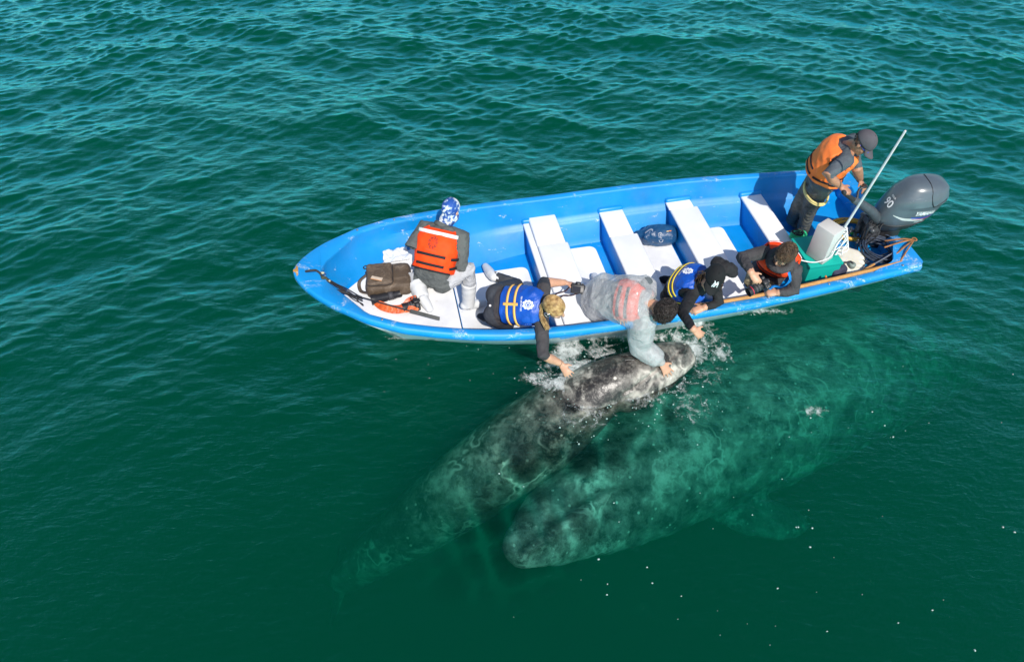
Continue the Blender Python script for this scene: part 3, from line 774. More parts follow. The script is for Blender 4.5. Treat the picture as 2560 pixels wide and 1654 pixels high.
class Torso:
    T = [-.10, -.02, .10, .30, .50, .72, .87, .95, 1.0]
    Wd = [.09, .155, .172, .150, .158, .172, .168, .115, .060]
    Dp = [.07, .105, .122, .105, .112, .122, .108, .080, .060]
    def __init__(s, pel, neck, hipR, shR, hunch=0.0, k=1.0, belly=0.0):
        """hipR and shR: directions towards the person's own right side at the hips and the shoulders"""
        s.pel, s.neck = np.asarray(pel, float), np.asarray(neck, float); s.hunch, s.k, s.belly = hunch, k, belly
        s.up = nrm(s.neck - s.pel); s.r0 = nrm(hipR); s.r1 = nrm(shR)
    def frame(s, v):
        q = min(max(v, 0), 1); r = nrm(s.r0 * (1 - q) + s.r1 * q); r = nrm(r - s.up * (r @ s.up)); f = np.cross(s.up, r)
        c = s.pel + (s.neck - s.pel) * v - f * s.hunch * math.sin(math.pi * min(max(v, 0), 1)) ** 1.0
        return c, r, f
    def wd(s, v): return float(np.interp(v, s.T, s.Wd)) * s.k, (float(np.interp(v, s.T, s.Dp)) + s.belly * math.exp(-((v - .25) / .2) ** 2)) * s.k
    def S(s, u, v, off=0.0):
        c, r, f = s.frame(v); a, b = s.wd(v); cu, su = math.cos(u), math.sin(u)
        e = 2 / 2.4; x = math.copysign(abs(cu) ** e, cu); y = math.copysign(abs(su) ** e, su)
        return c + (a + off) * x * r + (b + off) * y * f
    def geo(s, off=0.0, v0=-.10, v1=1.0):
        us = np.linspace(0, 2 * math.pi, 28, endpoint=False)
        return g_loft([np.array([s.S(u, v, off) for u in us]) for v in np.linspace(v0, v1, 22)])
def head_geo(c, f, u, k=1.0):
    f = nrm(f); u = nrm(u - f * (np.asarray(u) @ f)); r = np.cross(f, u); g = Geo(); M = np.array([r, f, u])
    E = lambda o, a: g.add(g_ell(c + k * (o[0] * r + o[1] * f + o[2] * u), (k * np.array(a))[:, None] * M, 18, 12))
    E((0, -.012, .028), (.074, .094, .086)); E((0, .022, -.028), (.061, .070, .088)); E((0, .040, -.083), (.043, .043, .034))
    E((0, .066, .030), (.052, .026, .020)); E((0, .082, -.062), (.025, .013, .013)); E((0, .075, -.098), (.020, .020, .016))
    for sg in (1, -1): E((sg * .074, -.012, -.012), (.012, .019, .031)); E((sg * .042, .058, -.030), (.024, .022, .022))
    g.add(g_tube([c + k * (.084 * f + .022 * u), c + k * (.103 * f - .012 * u), c + k * (.108 * f - .028 * u)], [.010 * k, .0125 * k, .0155 * k], 8))
    return g, r
def seg_dist(p, a, b, ra, rb):
    ab = b - a; t = np.clip(((p - a) @ ab) / max(ab @ ab, 1e-9), 0, 1)
    return np.linalg.norm(p - (a + t[:, None] * ab), axis=1) - (ra + (rb - ra) * t)
class Person:
    def __init__(s, label, T, head, hf, hu, arms, legs, mats, k=1.0, hand_k=1.0, arm_r=(.062, .054, .048, .040, .029), leg_r=(.088, .075, .060, .056, .044), vox=.0085, wrinkle=.006, low_cut=.10, base=None):
        """arms: (shoulder, elbow, wrist, hand dict or None, fraction of forearm sleeved); legs: (hip, knee, ankle, toe)
        mats: shirt, trousers, skin"""
        s.T = T; g = Geo(); regs = []; s.head, s.hf = np.asarray(head, float), nrm(hf); s.hu = nrm(np.asarray(hu, float) - s.hf * (np.asarray(hu, float) @ s.hf))
        g.add(T.geo())
        nb = T.neck; hb = s.head - s.hu * .06 - s.hf * .015
        g.add(g_tube([nb - T.up * .05, nb, hb], [.066, .058, .054], 14)); regs.append((nb + T.up * .015, hb, .058, .058, 2))
        hg, s.hr = head_geo(s.head, s.hf, s.hu, k); g.add(hg.get()); regs.append((s.head + s.hu * .02, s.head - s.hu * .06 + s.hf * .02, .10 * k, .09 * k, 2))
        for sh, el, wr, hd, slv in arms:
            c9, r9, f9 = T.frame(.88); root = c9 + (sh - c9) * .55
            a = arm_r
            g.add(g_tube([root, sh, sh * .55 + el * .45, el, el * .6 + wr * .4, wr], [a[0] * 1.02, a[0], a[1], a[2], a[3] * 1.02, a[4]], 14))
            cut = slv
            if cut <= 0:                                           # sleeve ends on the upper arm
                q = sh + (el - sh) * (1 + cut); regs.append((root, q, .09, a[1], 0)); regs.append((q, el, a[1], a[2], 2)); regs.append((el, wr, a[2], a[4], 2))
            else:
                q = el + (wr - el) * cut; regs.append((root, sh, .09, a[0], 0)); regs.append((sh, el, a[0], a[2], 0)); regs.append((el, q, a[2], a[3], 0))
                if cut < .98: regs.append((q, wr, a[3], a[4], 2))
            if hd:
                h = hand_geo(wr, hd['d'], hd['back'], hd['thumb'], hd.get('spread', .16), hd.get('curl', .4), hand_k); g.add(h.get()); d = nrm(hd['d']); regs.append((wr + d * .012, wr + d * .17, .05, .05, 2))
        for hp, kn, an, toe in legs:
            l = leg_r
            g.add(g_tube([hp, hp * .5 + kn * .5, kn, kn * .6 + an * .4, an], [l[0], l[1], l[2], l[3], l[4]], 16)); regs.append((hp, kn, l[0] + .02, l[2], 1)); regs.append((kn, an, l[2], l[4], 1))
            if toe is not None: g.add(g_tube([an, an * .35 + toe * .65, toe], [l[4], .044, .034], 12))
        v, f, nn = voxel(g, vox, 3)
        fa = np.array([v[list(q)].mean(0) for q in f])
        def region(p):
            D = np.stack([seg_dist(p, a, b, ra, rb) for a, b, ra, rb, m in regs], 1); M = np.array([q[4] for q in regs])
            tv = (p - T.pel) @ T.up / np.linalg.norm(T.neck - T.pel)
            low = np.where(tv < low_cut, 1, 0); i = D.argmin(1); d = D.min(1)
            m = M[i]; m = np.where((d > .012) & (m != 2), low, m); m = np.where((d > .03), low, m); ax_ = np.linalg.norm((p - T.pel) - np.outer((p - T.pel) @ T.up, T.up), axis=1); m = np.where((m == 1) & (tv > low_cut) & (tv < .4) & (ax_ < .20), 0, m)
            return m
        fm = region(fa); vm = region(v)
        wr_ = snoise(v, 15, 3) * .55 + snoise(v * A(1, 1, 1.6), 34, 4, 2) * .45
        v = v + nn * (np.where(vm == 2, 0, wrinkle) * wr_)[:, None]
        # eyes and lips are coloured where they lie on the skin
        def near(o, rad): return np.linalg.norm(fa - (s.head + k * (o[0] * s.hr + o[1] * s.hf + o[2] * s.hu)), axis=1) < rad
        fm = np.where(near((.032, .086, .004), .012) | near((-.032, .086, .004), .012), 3, fm)
        fm = np.where(near((.010, .094, -.062), .011) | near((-.010, .094, -.062), .011), 4, fm)
        bs = T.pel.copy() if base is None else np.asarray(base, float)
        s.o = mk('person', (v, f), [mats[0], mats[1], mats[2], M_EYE, M_LIPS], base=bs, fm=fm)
        tag(s.o, label, 'person')
    def part(s, name, g, m, **kw): return mk(name, g, m, s.o, **kw)
    def vest(s, m, off=.036, v0=.16, v1=.93, vneck=.62, puff=.010, arm0=.56, back_neck=.955):
        T = s.T; nu, nv = 64, 34; us = np.linspace(0, 2 * math.pi, nu, endpoint=False); vs = np.linspace(v0, 1.0, nv)
        V = []; s.voff = off
        for v in vs:
            for u in us:
                seam = min(abs(math.sin(u)), 1)
                V.append(T.S(u, v, off + puff * (seam - .5) + .004 * math.sin(u * 9 + v * 13) * math.sin(v * 21)))
        F = []
        for i in range(nv - 1):
            for j in range(nu):
                v = (vs[i] + vs[i + 1]) / 2; u = (j + .5) / nu * 2 * math.pi; cu, su = math.cos(u), math.sin(u)
                half = np.interp(v, [arm0, arm0 + .12, .86, .93, .97], [.0, .42, .62, .52, .30])
                if v > arm0 and abs(cu) > math.cos(half): continue
                if su > 0 and v > vneck and abs(cu) < np.interp(v, [vneck, .95], [.04, .45]): continue
                if su < 0 and v > back_neck and abs(cu) < .75: continue
                if v > .975: continue
                k = (j + 1) % nu; F.append((i * nu + j, i * nu + k, (i + 1) * nu + k, (i + 1) * nu + j))
        used, inv = np.unique(np.array(F), return_inverse=True)
        o = mk('life_vest', (np.array(V)[used], inv.reshape(-1, 4)), m, s.o)
        q = o.modifiers.new('solid', 'SOLIDIFY'); q.thickness = .030; q.offset = -1
        q = o.modifiers.new('sub', 'SUBSURF'); q.levels = 1; q.render_levels = 1
        s.vo = o; return o
    def strip(s, u0, v0, u1, v1, wv, m, name='strap', extra=.012, n=24, wu=None, parent=None):
        """a strap on the vest running from (u0,v0) to (u1,v1); wv is its width in metres"""
        T = s.T; us = np.linspace(u0, u1, n); vs = np.linspace(v0, v1, n); off = s.voff + extra
        C = np.array([T.S(a, b, off) for a, b in zip(us, vs)]); N = np.array([nrm(T.S(a, b, off + .01) - T.S(a, b, off - .02)) for a, b in zip(us, vs)])
        return mk(name, g_ribbon(C, wv, N, .005), m, parent or s.vo, True)
    def on_vest(s, pts, uc, vc, extra=.010, rot=0.0):
        T = s.T; off = s.voff + extra; e = .02
        du = np.linalg.norm(T.S(uc + e, vc, off) - T.S(uc - e, vc, off)) / (2 * e); dv = np.linalg.norm(T.S(uc, vc + e, off) - T.S(uc, vc - e, off)) / (2 * e)
        ca, sa = math.cos(rot), math.sin(rot)
        return np.array([T.S(uc + (x * ca - y * sa) / du, vc + (x * sa + y * ca) / dv, off) for x, y in pts])
    def emblem(s, uc, vc, rad, m, wid=.006, rot=0.0, n=9, extra=.010):
        """a ring of nine curled hooks on spokes"""
        T = s.T; g = Geo()
        for i in range(n):
            a = 2 * math.pi * i / n; d = A(math.cos(a), math.sin(a)); t = A(-d[1], d[0]); p = [d * rad * .18, d * rad * .62]
            c = d * rad * .80 + t * rad * .10
            p += [c + rad * .21 * A(math.cos(a + q), math.sin(a + q)) for q in np.linspace(math.pi * 1.15, math.pi * 3.1, 12)]
            p += [c + rad * .10 * A(math.cos(a + q), math.sin(a + q)) for q in np.linspace(math.pi * 3.1, math.pi * 4.3, 6)]
            w3 = s.on_vest(p, uc, vc, extra, rot); nn = nrm(T.S(uc, vc, .1) - T.S(uc, vc, 0))
            g.add(g_ribbon(w3, wid, nn, .003))
        return mk('emblem', g, m, s.vo, False)
    def lettering(s, txt, size, uc, vc, m, rot=0.0, extra=.011, sx=1.0):
        v, f = text2d(txt, size, 0, sx)
        return mk('lettering', (s.on_vest(v, uc, vc, extra, rot), f), m, s.vo, False)
    def boot(s, kn, an, toe, m, top=.45, r=(.066, .060, .054), up=None):
        up = A(0, 0, 1) if up is None else nrm(up)
        c = an + (kn - an) * top; d = nrm(toe - an); heel = an - d * .045
        g = Geo(); g.add(g_tube([c, (c + an) / 2, an], [r[0], r[1], r[2]], 18, False)); L = np.linalg.norm(toe - an)
        g.add(g_tube([heel, an + d * .02, an + d * L * .55, an + d * L], [.045, .055, .050, .040], 16))
        v, f, nn = voxel(g, .009, 3); ax = nrm(an - c); tt = (v - c) @ ax
        v = v + nn * (.0016 * np.sin(tt * 90 + 2 * snoise(v, 8, 2)) * np.clip(1 - (tt - .0) / max(np.linalg.norm(an - c), .05), 0, 1))[:, None]
        return mk('boot', (v, f), m, s.o)
    def hair(s, m, strands=500, length=.05, curl=.5, cut=.0, front=.045, rad=1.06, thick=.0030, seed=1, comb=None, k=1.0, shell=True, gravity=0.0, lift=1.0, top=2.0):
        """a scalp shell with many small locks on it"""
        g = Geo(); rr = np.random.default_rng(seed); c = s.head + s.hu * .026 * k - s.hf * .012 * k; ax = np.array([.078, .098, .090]) * rad * k; Mx = np.array([s.hr, s.hf, s.hu])
        def keep(d): return d[2] < top and d[2] > cut - .55 * (d[1] < .1) - .25 * (d[1] < .35) or (d[2] > front / .09 and d[1] > 0)
        if shell:
            v, f = g_ell(A(0, 0, 0), np.eye(3), 40, 28); dn = v / np.linalg.norm(v, axis=1)[:, None]
            ok = [keep(q) for q in dn]; ff = [q for q in f if len(q) == 4 and all(ok[i] for i in q)]
            bumpy = 1 + .035 * snoise(dn, 5, seed)
            w3 = c + (dn * ax * bumpy[:, None]) @ Mx
            us, inv = np.unique(np.array(ff), return_inverse=True); g.add((w3[us], inv.reshape(-1, 4)))
        n = 0
        while n < strands:
            d = nrm(rr.normal(size=3))
            if not keep(d): continue
            n += 1; p = c + (d * ax) @ Mx; nr = nrm((d / ax) @ Mx)
            flow = comb(d) if comb else nrm(A(rr.normal(), -.6 + rr.normal() * .6, -.3 + rr.normal() * .5)); flow = flow @ Mx
            flow = nrm(flow - nr * (flow @ nr)); side_ = np.cross(nr, flow); pts = []; L = length * rr.uniform(.6, 1.25); ph = rr.random() * 6.28
            for q in np.linspace(0, 1, 7):
                a = q * 5.5 * curl + ph
                x = p + flow * L * q + nr * (.006 * lift * math.sin(min(q * 2, 1) * 1.57) + .010 * curl * math.sin(a)) + side_ * .012 * curl * math.cos(a) - A(0, 0, 1) * gravity * q * q
                rel = (x - c) @ Mx.T / ax; ln = np.linalg.norm(rel)
                rc = min(max(ln, 1.01), 1.05 if lift < .5 else 1.30); x = c + ((rel / ln * rc) * ax) @ Mx
                pts.append(x)
            g.add(g_tube(pts, [thick * .7, thick, thick, thick, thick, thick * .8, thick * .4], 4, False))
        return mk('hair', g, m, s.o)
    def cap(s, m, brim_len=.075, rad=1.09, lift=0.0, k=1.0, brim_drop=.012):
        g = Geo(); c = s.head + s.hu * (.030 + lift) * k - s.hf * .010 * k; ax = np.array([.080, .100, .092]) * rad * k; Mx = np.array([s.hr, s.hf, s.hu]); rings = []
        for th in np.linspace(0, .5 * math.pi + .12, 12):
            a = np.linspace(0, 2 * math.pi, 36, endpoint=False)
            rings.append(c + (np.stack([math.sin(th) * np.cos(a) * ax[0], math.sin(th) * np.sin(a) * ax[1], np.full(36, max(math.cos(th), -.3) * ax[2])], 1) * (1 + (.0 if th > .02 else 0))) @ Mx)
        rings[0] = rings[0] * .02 + rings[1].mean(0) * .0 + rings[0] * .98
        g.add(g_loft(rings, cap=False)); o = mk('cap', g, m, s.o)
        q = o.modifiers.new('s', 'SOLIDIFY'); q.thickness = .004
        rows = []
        for j in np.linspace(0, 1, 7):
            row = []
            for a in np.linspace(-1.0, 1.0, 15):
                x = ax[0] * 1.02 * math.sin(a); y = ax[1] * 1.0 * math.cos(a) + brim_len * j * math.cos(a * 1.15) ** .7; z = -.004 - brim_drop * j - .012 * (a * a) * (.4 + .6 * j)
                row.append(c + A(x, y, z) @ Mx)
            rows.append(np.array(row))
        b = mk('brim', g_loft(rows, cap=False, closed_ring=False), m, o); q = b.modifiers.new('s', 'SOLIDIFY'); q.thickness = .005
        mk('button', g_ell(c + s.hu * ax[2] * 1.0, np.array([s.hr, s.hf, s.hu * .6]) * .007, 10, 6), m, o)
        s.capc, s.capax, s.capM = c, ax, Mx
        return o
    def on_cap(s, pts, az=0.0, el=.35, off=.004, rot=0.0):
        out = []
        for x, y in pts:
            xr, yr = x * math.cos(rot) - y * math.sin(rot), x * math.sin(rot) + y * math.cos(rot)
            a = az + xr / .09; e = el + yr / .095; d = A(math.sin(a) * math.cos(e), math.cos(a) * math.cos(e), math.sin(e))
            out.append(s.capc + (d * (s.capax + off)) @ s.capM)
        return np.array(out)
def dist(a, b): return round(float(np.linalg.norm(np.asarray(a) - np.asarray(b))), 2)
DBG = []
def sides(pel, neck, hipR, shR, hw=.095, sw=.172, drop=.035):
    up = nrm(neck - pel); r0 = nrm(hipR - up * (np.asarray(hipR) @ up)); r1 = nrm(shR - up * (np.asarray(shR) @ up))
    return pel + r0 * hw, pel - r0 * hw, neck + r1 * sw - up * drop * 1.6, neck - r1 * sw - up * drop * 1.6
M_ORANGE = cloth('orange_vest_cloth', 'ff4a12', .7, .12, .35, 9); M_STRAPB = cloth('black_webbing', (.02, .02, .022), .8, .2, .2, 40)
M_REFL = plain('reflective_tape', (.78, .78, .78), .35, .06, 20, .2, 120); M_YEL = cloth('yellow_webbing', (.85, .62, .05), .7, .1, .15, 40)
M_YELO = cloth('orange_yellow_webbing', (.88, .50, .12), .7, .1, .15, 40)
M_BLUEV = cloth('blue_vest_cloth', (.004, .075, .42), .42, .15, .55, 9, .5); M_WPRINT = plain('white_print', (.82, .82, .82), .6, .05, 20, 0)
M_DPRINT = plain('dark_print', (.16, .03, .02), .7, .1, 20, 0); M_BOOTW = plain('white_rubber_boot', (.66, .67, .66), .42, .10, 9, .25, 24)
M_GREYJ = cloth('grey_jacket', (.105, .115, .11), .85, .2, .8, 13); M_GREYP = cloth('pale_grey_trousers', (.44, .45, .46), .85, .12, .7, 12)
M_DARKT = cloth('dark_charcoal_shirt', (.056, .052, .055), .85, .2, .6, 12); M_BLK = cloth('black_jacket', (.020, .020, .022), .8, .3, .6, 12)
M_CHAR = cloth('charcoal_jacket', (.060, .057, .060), .85, .2, .7, 14); M_NAVYL = cloth('dark_leggings', (.05, .055, .065), .85, .2, .3, 10)
M_KHAKI = cloth('khaki_trousers', (.24, .21, .13), .9, .15, .6, 12)

# --- A: sitting on the foredeck with the back turned
pel = P(1083, 703, .58); neck = J(1112, 566, pel, .55, False); R1 = A(.86, -.42, -.12); hR, hL, sR, sL = sides(pel, neck, A(.95, -.3, 0), R1, sw=.20)
T = Torso(pel, neck, A(.95, -.3, 0), R1, hunch=.07, k=1.18)
up = T.up; head = neck + nrm(A(.34, .25, .84)) * .185
elR = J(1152, 668, sR, .30, True); elL = J(1026, 620, sL, .30, True)
wrR = elR + nrm(A(-.25, .75, -.15)) * .25; wrL = elL + nrm(A(.30, .75, -.2)) * .25
knR = P(1174, 672, .68); anR = P(1170, 762, .225); toeR = P(1208, 757, .165)
knL = P(1034, 690, .58); anL = P(1056, 744, .55); toeL = P(1074, 772, .52)
DBG.append(('A', 'shin', dist(knR, anR), 'thigh', dist(hR, knR), 'knee z', knR[2], 'pelvis', pel, 'neck', neck))
a = Person('seated person in orange vest and grey jacket, back turned, blue and white hood', T, head, A(.35, .75, -.45), A(.15, .45, .88),
           [(sR, elR, wrR, dict(d=A(-.5, .7, -.2), back=A(0, .2, 1), thumb=A(-1, 0, 0)), .95), (sL, elL, wrL, dict(d=A(.5, .7, -.2), back=A(0, .2, 1), thumb=A(1, 0, 0)), .95)],
           [(hR, knR, anR, None), (hL, knL, anL, None)], [M_GREYJ, M_GREYP, M_SKIN], arm_r=(.082, .074, .068, .060, .046), leg_r=(.100, .088, .076, .070, .056), wrinkle=.008, low_cut=-.16)
a.boot(knR, anR, toeR, M_BOOTW, .62, (.080, .074, .066)); a.boot(knL, anL, toeL, M_BOOTW, .62, (.088, .080, .070))
a.vest(M_ORANGE, .034, .20, .93)
B3 = 1.5 * math.pi
a.strip(B3 - .95, .86, B3 + .95, .86, .034, M_REFL, 'reflective_band')
a.strip(B3 - .62, .47, B3 + .62, .47, .026, M_STRAPB); a.strip(B3 - .62, .30, B3 + .62, .30, .026, M_STRAPB)
a.strip(B3 + .95, .46, B3 + 1.9, .50, .026, M_STRAPB); a.strip(B3 + .95, .29, B3 + 1.9, .36, .026, M_STRAPB)
a.strip(B3 - .99, .205, B3 + .99, .205, .014, M_STRAPB, 'hem')
a.emblem(B3, .685, .062, M_DPRINT, .0035); a.lettering('BAJA AIRVENTURES', .018, B3, .55, plain('faint_print', (.55, .09, .03), .8, .1, 20, 0))
# hood tube over head and neck, blue with pale prints
t = NT('blue_print_tube'); vo = t.n('TexNoise'); vo.inputs['Scale'].default_value = 36; vo.inputs['Detail'].default_value = 7; t.l(t.coord(), vo.inputs['Vector'])
big = t.noise(9, 2, .5); m = t.n('Math', operation='MULTIPLY_ADD'); t.l(vo.outputs[0], m.inputs[0]); m.inputs[1].default_value = .6; mm = t.n('Math', operation='MULTIPLY'); t.l(big, mm.inputs[0]); mm.inputs[1].default_value = .7; t.l(mm.outputs[0], m.inputs[2])
t.l(t.ramp(m.outputs[0], [(.60, (.01, .07, .32)), (.66, (.20, .30, .5)), (.72, (.75, .77, .78))]), t.b.inputs['Base Color']); t.b.inputs['Roughness'].default_value = .7
hc = a.head
g = Geo(); Mx = np.array([a.hr, a.hf, a.hu])
g.add(g_ell(hc + a.hu * .028 - a.hf * .008, (np.array([.086, .107, .098]))[:, None] * Mx, 24, 16)); g.add(g_ell(hc - a.hu * .05 + a.hf * .012, np.array([.083, .094, .095])[:, None] * Mx, 24, 14))
g.add(g_tube([hc - a.hu * .05 - a.hf * .01, neck + up * .035], [.074, .078], 18, False)); v, f, nn = voxel(g, .009, 4)
v = v + nn * (.003 * snoise(v, 30, 4))[:, None]; a.part('head_tube', (v, f), t.m)
a.part('collar', g_tube(spline([neck + up * .005 + (T.r1 * math.cos(q) * .088 + np.cross(up, T.r1) * math.sin(q) * .085) for q in np.linspace(0, 2 * math.pi, 13)], 36), .026, 10), M_GREYJ)
# crumpled hood hanging on the right shoulder
g = Geo(); g.add(g_ell(neck + T.r1 * .07 - np.cross(up, T.r1) * .075 - up * .03, np.array([T.r1 * .11, np.cross(up, T.r1) * .055, up * .055]), 20, 12)); v, f, nn = voxel(g, .01, 3); v = v + nn * (.012 * snoise(v, 16, 9))[:, None]; a.part('hood', (v, f), M_GREYJ)

# --- B: blond woman in the blue vest, kneeling at the rail
pel = P(1240, 762, .60); neck = P(1370, 765, .82); R1 = A(.05, -.80, -.58); hR, hL, sR, sL = sides(pel, neck, A(.05, -.85, -.5), R1, sw=.165)
T = Torso(pel, neck, A(.05, -.85, -.5), R1, hunch=.015, k=.98)
head = J(1386, 768, neck, .185, True)
elR = J(1358, 888, sR, .30, True); wrR = J(1402, 908, elR, .245, False)
elL = P(1360, 706, .74); wrL = P(1412, 706, .66)
knL = P(1292, 712, .21); anL = P(1230, 688, .22); toeL = P(1214, 666, .18)
knR = P(1268, 812, .22); anR = P(1226, 795, .22); toeR = P(1200, 790, .2)
DBG.append(('B', 'torso', dist(pel, neck), 'thL', dist(hL, knL), 'shinL', dist(knL, anL), 'uaL', dist(sL, elL), 'faL', dist(elL, wrL), 'uaR', dist(sR, elR), 'faR', dist(elR, wrR), 'wr', wrR, 'sR', sR, 'hip', hR))
b = Person('blond person in blue vest leaning over the rail with one hand near the water', T, head, A(.80, -.50, -.32), A(.22, -.30, .93),
           [(sR, elR, wrR, dict(d=P(1420, 934, wrR[2] - .05) - wrR, back=A(-.45, -.5, .75), thumb=A(.8, .5, .2), spread=.2, curl=.25), .10),
            (sL, elL, wrL, dict(d=P(1440, 712, .63) - wrL, back=A(0, .35, 1), thumb=A(.2, -1, -.3), spread=.05, curl=.75), .06)],
           [(hR, knR, anR, toeR), (hL, knL, anL, None)], [M_DARKT, M_NAVYL, M_SKIN], arm_r=(.068, .064, .056, .046, .031), leg_r=(.115, .095, .072, .064, .05), wrinkle=.004)
b.boot(knL, anL, toeL, M_BOOTW, .62, (.060, .056, .052))
b.vest(M_BLUEV, .034, .24, .95, back_neck=.97)
b.strip(B3 - 1.25, .40, B3 + 1.35, .40, .024, M_YELO); b.strip(B3 - 1.25, .55, B3 + 1.35, .55, .024, M_YELO); b.strip(B3 + .02, .33, B3 + .02, .62, .026, M_YELO, 'strap', .016)
b.emblem(B3 + .02, .80, .052, M_WPRINT, .006); b.lettering('BAJA AIRVENTURES', .024, B3, .68, M_WPRINT)
t = NT('blond_hair'); t.l(t.ramp(t.noise(26, 4), [(.3, (.16, .085, .03)), (.5, (.42, .26, .10)), (.72, (.62, .44, .20))]), t.b.inputs['Base Color']); t.b.inputs['Roughness'].default_value = .45; M_BLOND = t.m
b.hair(M_BLOND, 2200, .10, .05, .02, .045, 1.05, .0012, 3, comb=lambda d: A(-.25 * d[0], -1, -.35 - .2 * abs(d[0])), lift=.25)
tail = [b.head - b.hf * .085 - b.hu * .02, b.head - b.hf * .10 - b.hu * .07 + b.hr * .03, b.head - b.hf * .06 + b.hr * .075 - b.hu * .10 - A(0, 0, .03), b.head + b.hr * .09 - b.hf * .01 - A(0, .03, .16)]
g = Geo(); rr = np.random.default_rng(5)
for _ in range(80):
    o = rr.normal(size=3) * .008; e = rr.normal(size=3) * .010; g.add(g_tube(spline([tail[0] + o, tail[1] + o, tail[2] + e, tail[3] + e * 1.2], 12), .0018, 4, False))
b.part('ponytail', g, M_BLOND)
g = Geo(); earp = b.head + b.hr * .084 - b.hu * .045 - b.hf * .012
g.add(g_tube(spline([earp + (b.hf * math.cos(q) + b.hu * math.sin(q)) * .026 for q in np.linspace(0, 2 * math.pi, 14)], 28), .0035, 6)); b.part('earring', g, plain('silver', (.8, .8, .8), .2, .05, 20, 0, metal=1))
b.part('bracelet', g_tube(spline([wrR - nrm(wrR - elR) * .02 + (nrm(np.cross(wrR - elR, A(0, 0, 1))) * math.cos(q) + nrm(np.cross(np.cross(wrR - elR, A(0, 0, 1)), wrR - elR)) * math.sin(q)) * .030 for q in np.linspace(0, 2 * math.pi, 12)], 24), .004, 6), M_BLACK)
b.part('button', g_ell(T.S(B3 + .1, .02, .006), np.eye(3) * .012, 10, 8), M_WPRINT)

# --- C: man in the clear poncho, touching the calf
pel = P(1494, 742, .56); neck = P(1624, 760, .80); R1 = A(.12, -.82, -.52); hR, hL, sR, sL = sides(pel, neck, A(.08, -.9, -.35), R1, sw=.19)
T = Torso(pel, neck, A(.08, -.9, -.35), R1, hunch=.05, k=1.10)
head = J(1658, 778, neck, .185, True)
wrR = on_calf(1650, 906, .030); elR = J(1603, 866, sR, .30, False)
fd = on_calf(1676, 944, .02) - wrR
elL = sL + nrm(A(-.35, -.1, -.9)) * .24; wrL = elL + nrm(A(-.6, -.35, .0)) * .2
knL = P(1562, 764, .22); anL = P(1500, 716, .23); toeL = P(1486, 690, .18); knR = P(1545, 812, .22); anR = P(1468, 792, .22); toeR = P(1440, 790, .2)
DBG.append(('C', 'torso', dist(pel, neck), 'ua', dist(sR, elR), 'fa', dist(elR, wrR), 'thL', dist(hL, knL), 'shL', dist(knL, anL), 'wr', wrR))
c = Person('dark haired person in clear rain poncho stroking the calf with one hand', T, head, A(-.66, -.50, -.56), A(.55, -.30, .78),
           [(sR, elR, wrR, dict(d=fd, back=A(-.1, -.45, .9), thumb=A(1, .2, 0), spread=.26, curl=.16), .9), (sL, elL, wrL, dict(d=A(.3, -.8, 0), back=A(0, 0, 1), thumb=A(-1, 0, 0)), .9)],
           [(hR, knR, anR, toeR), (hL, knL, anL, None)], [cloth('grey_blue_shirt', (.10, .12, .13), .85, .15, .5, 12), M_GREYP, M_SKIN], arm_r=(.064, .056, .048, .042, .030), wrinkle=.004, hand_k=1.12)
c.boot(knL, anL, toeL, M_BOOTW, .5)
M_ORV = cloth('red_orange_vest_cloth', 'f2481c', .75, .12, .35, 9)
c.vest(M_ORV, .030, .55, .93, back_neck=.95)
c.strip(B3 - .5, .65, B3 + .75, .65, .030, M_STRAPB); c.strip(B3 - .5, .78, B3 + .75, .78, .030, M_STRAPB)
# poncho: one loose sheet over trunk and arms
t = NT('clear_plastic'); df = t.n('BsdfPrincipled'); t.t.nodes.remove(t.b)
df.inputs['Base Color'].default_value = (.57, .58, .575, 1); df.inputs['Roughness'].default_value = .3; df.inputs['Coat Weight'].default_value = .3
f1 = t.noise(10, 5, .65, None, 1.5); bb = t.bump(f1, .9, .03); t.l(bb, df.inputs['Normal'])
tr = t.n('BsdfTransparent'); tr.inputs['Color'].default_value = (.93, .96, .97, 1); mx = t.n('MixShader')
rp = t.ramp(t.noise(13, 6, .7, None, 1.2), [(.35, (.46, .46, .46)), (.58, (.56, .56, .56)), (.76, (.85, .85, .85))]); ca = t.n('Attribute'); ca.attribute_name = 'cling'; mc = t.n('Math', operation='MULTIPLY_ADD', use_clamp=True); t.l(ca.outputs['Fac'], mc.inputs[0]); mc.inputs[1].default_value = -.27; ad = t.n('Math', operation='ADD'); t.l(rp, ad.inputs[0]); ad.inputs[1].default_value = .12; t.l(ad.outputs[0], mc.inputs[2]); t.l(mc.outputs[0], mx.inputs[0]); t.l(tr.outputs[0], mx.inputs[1]); t.l(df.outputs[0], mx.inputs[2]); t.l(mx.outputs[0], t.out.inputs['Surface']); M_CLEAR = t.m
g = Geo(); g.add(T.geo(.062, -.16, .97))
g.add(g_tube([sR * .6 + T.frame(.85)[0] * .4, sR, sR * .5 + elR * .5, elR, elR * .45 + wrR * .55, elR * .14 + wrR * .86, wrR * 1.0 - nrm(wrR - elR) * .005], [.15, .140, .128, .115, .104, .092, .046], 18))
g.add(g_tube([sL * .6 + T.frame(.85)[0] * .4, sL, elL, wrL], [.13, .11, .09, .07], 16))
fl_ = T.frame(0); g.add(g_tube([fl_[0], hL * .5 + knL * .5], [.17, .13], 16)); g.add(g_tube([fl_[0], hR * .4 + knR * .6], [.17, .14], 16))
v, f, nn = voxel(g, .014, 6)
ax = nrm(wrR - elR); w_ = v - .65 * np.outer(v @ ax, ax); v = v + nn * (.009 * snoise(w_, 9, 31, 2) + .004 * snoise(w_, 26, 32, 2))[:, None]
us = np.array([q for q in range(len(v))]); zmin = GZ(3.4)
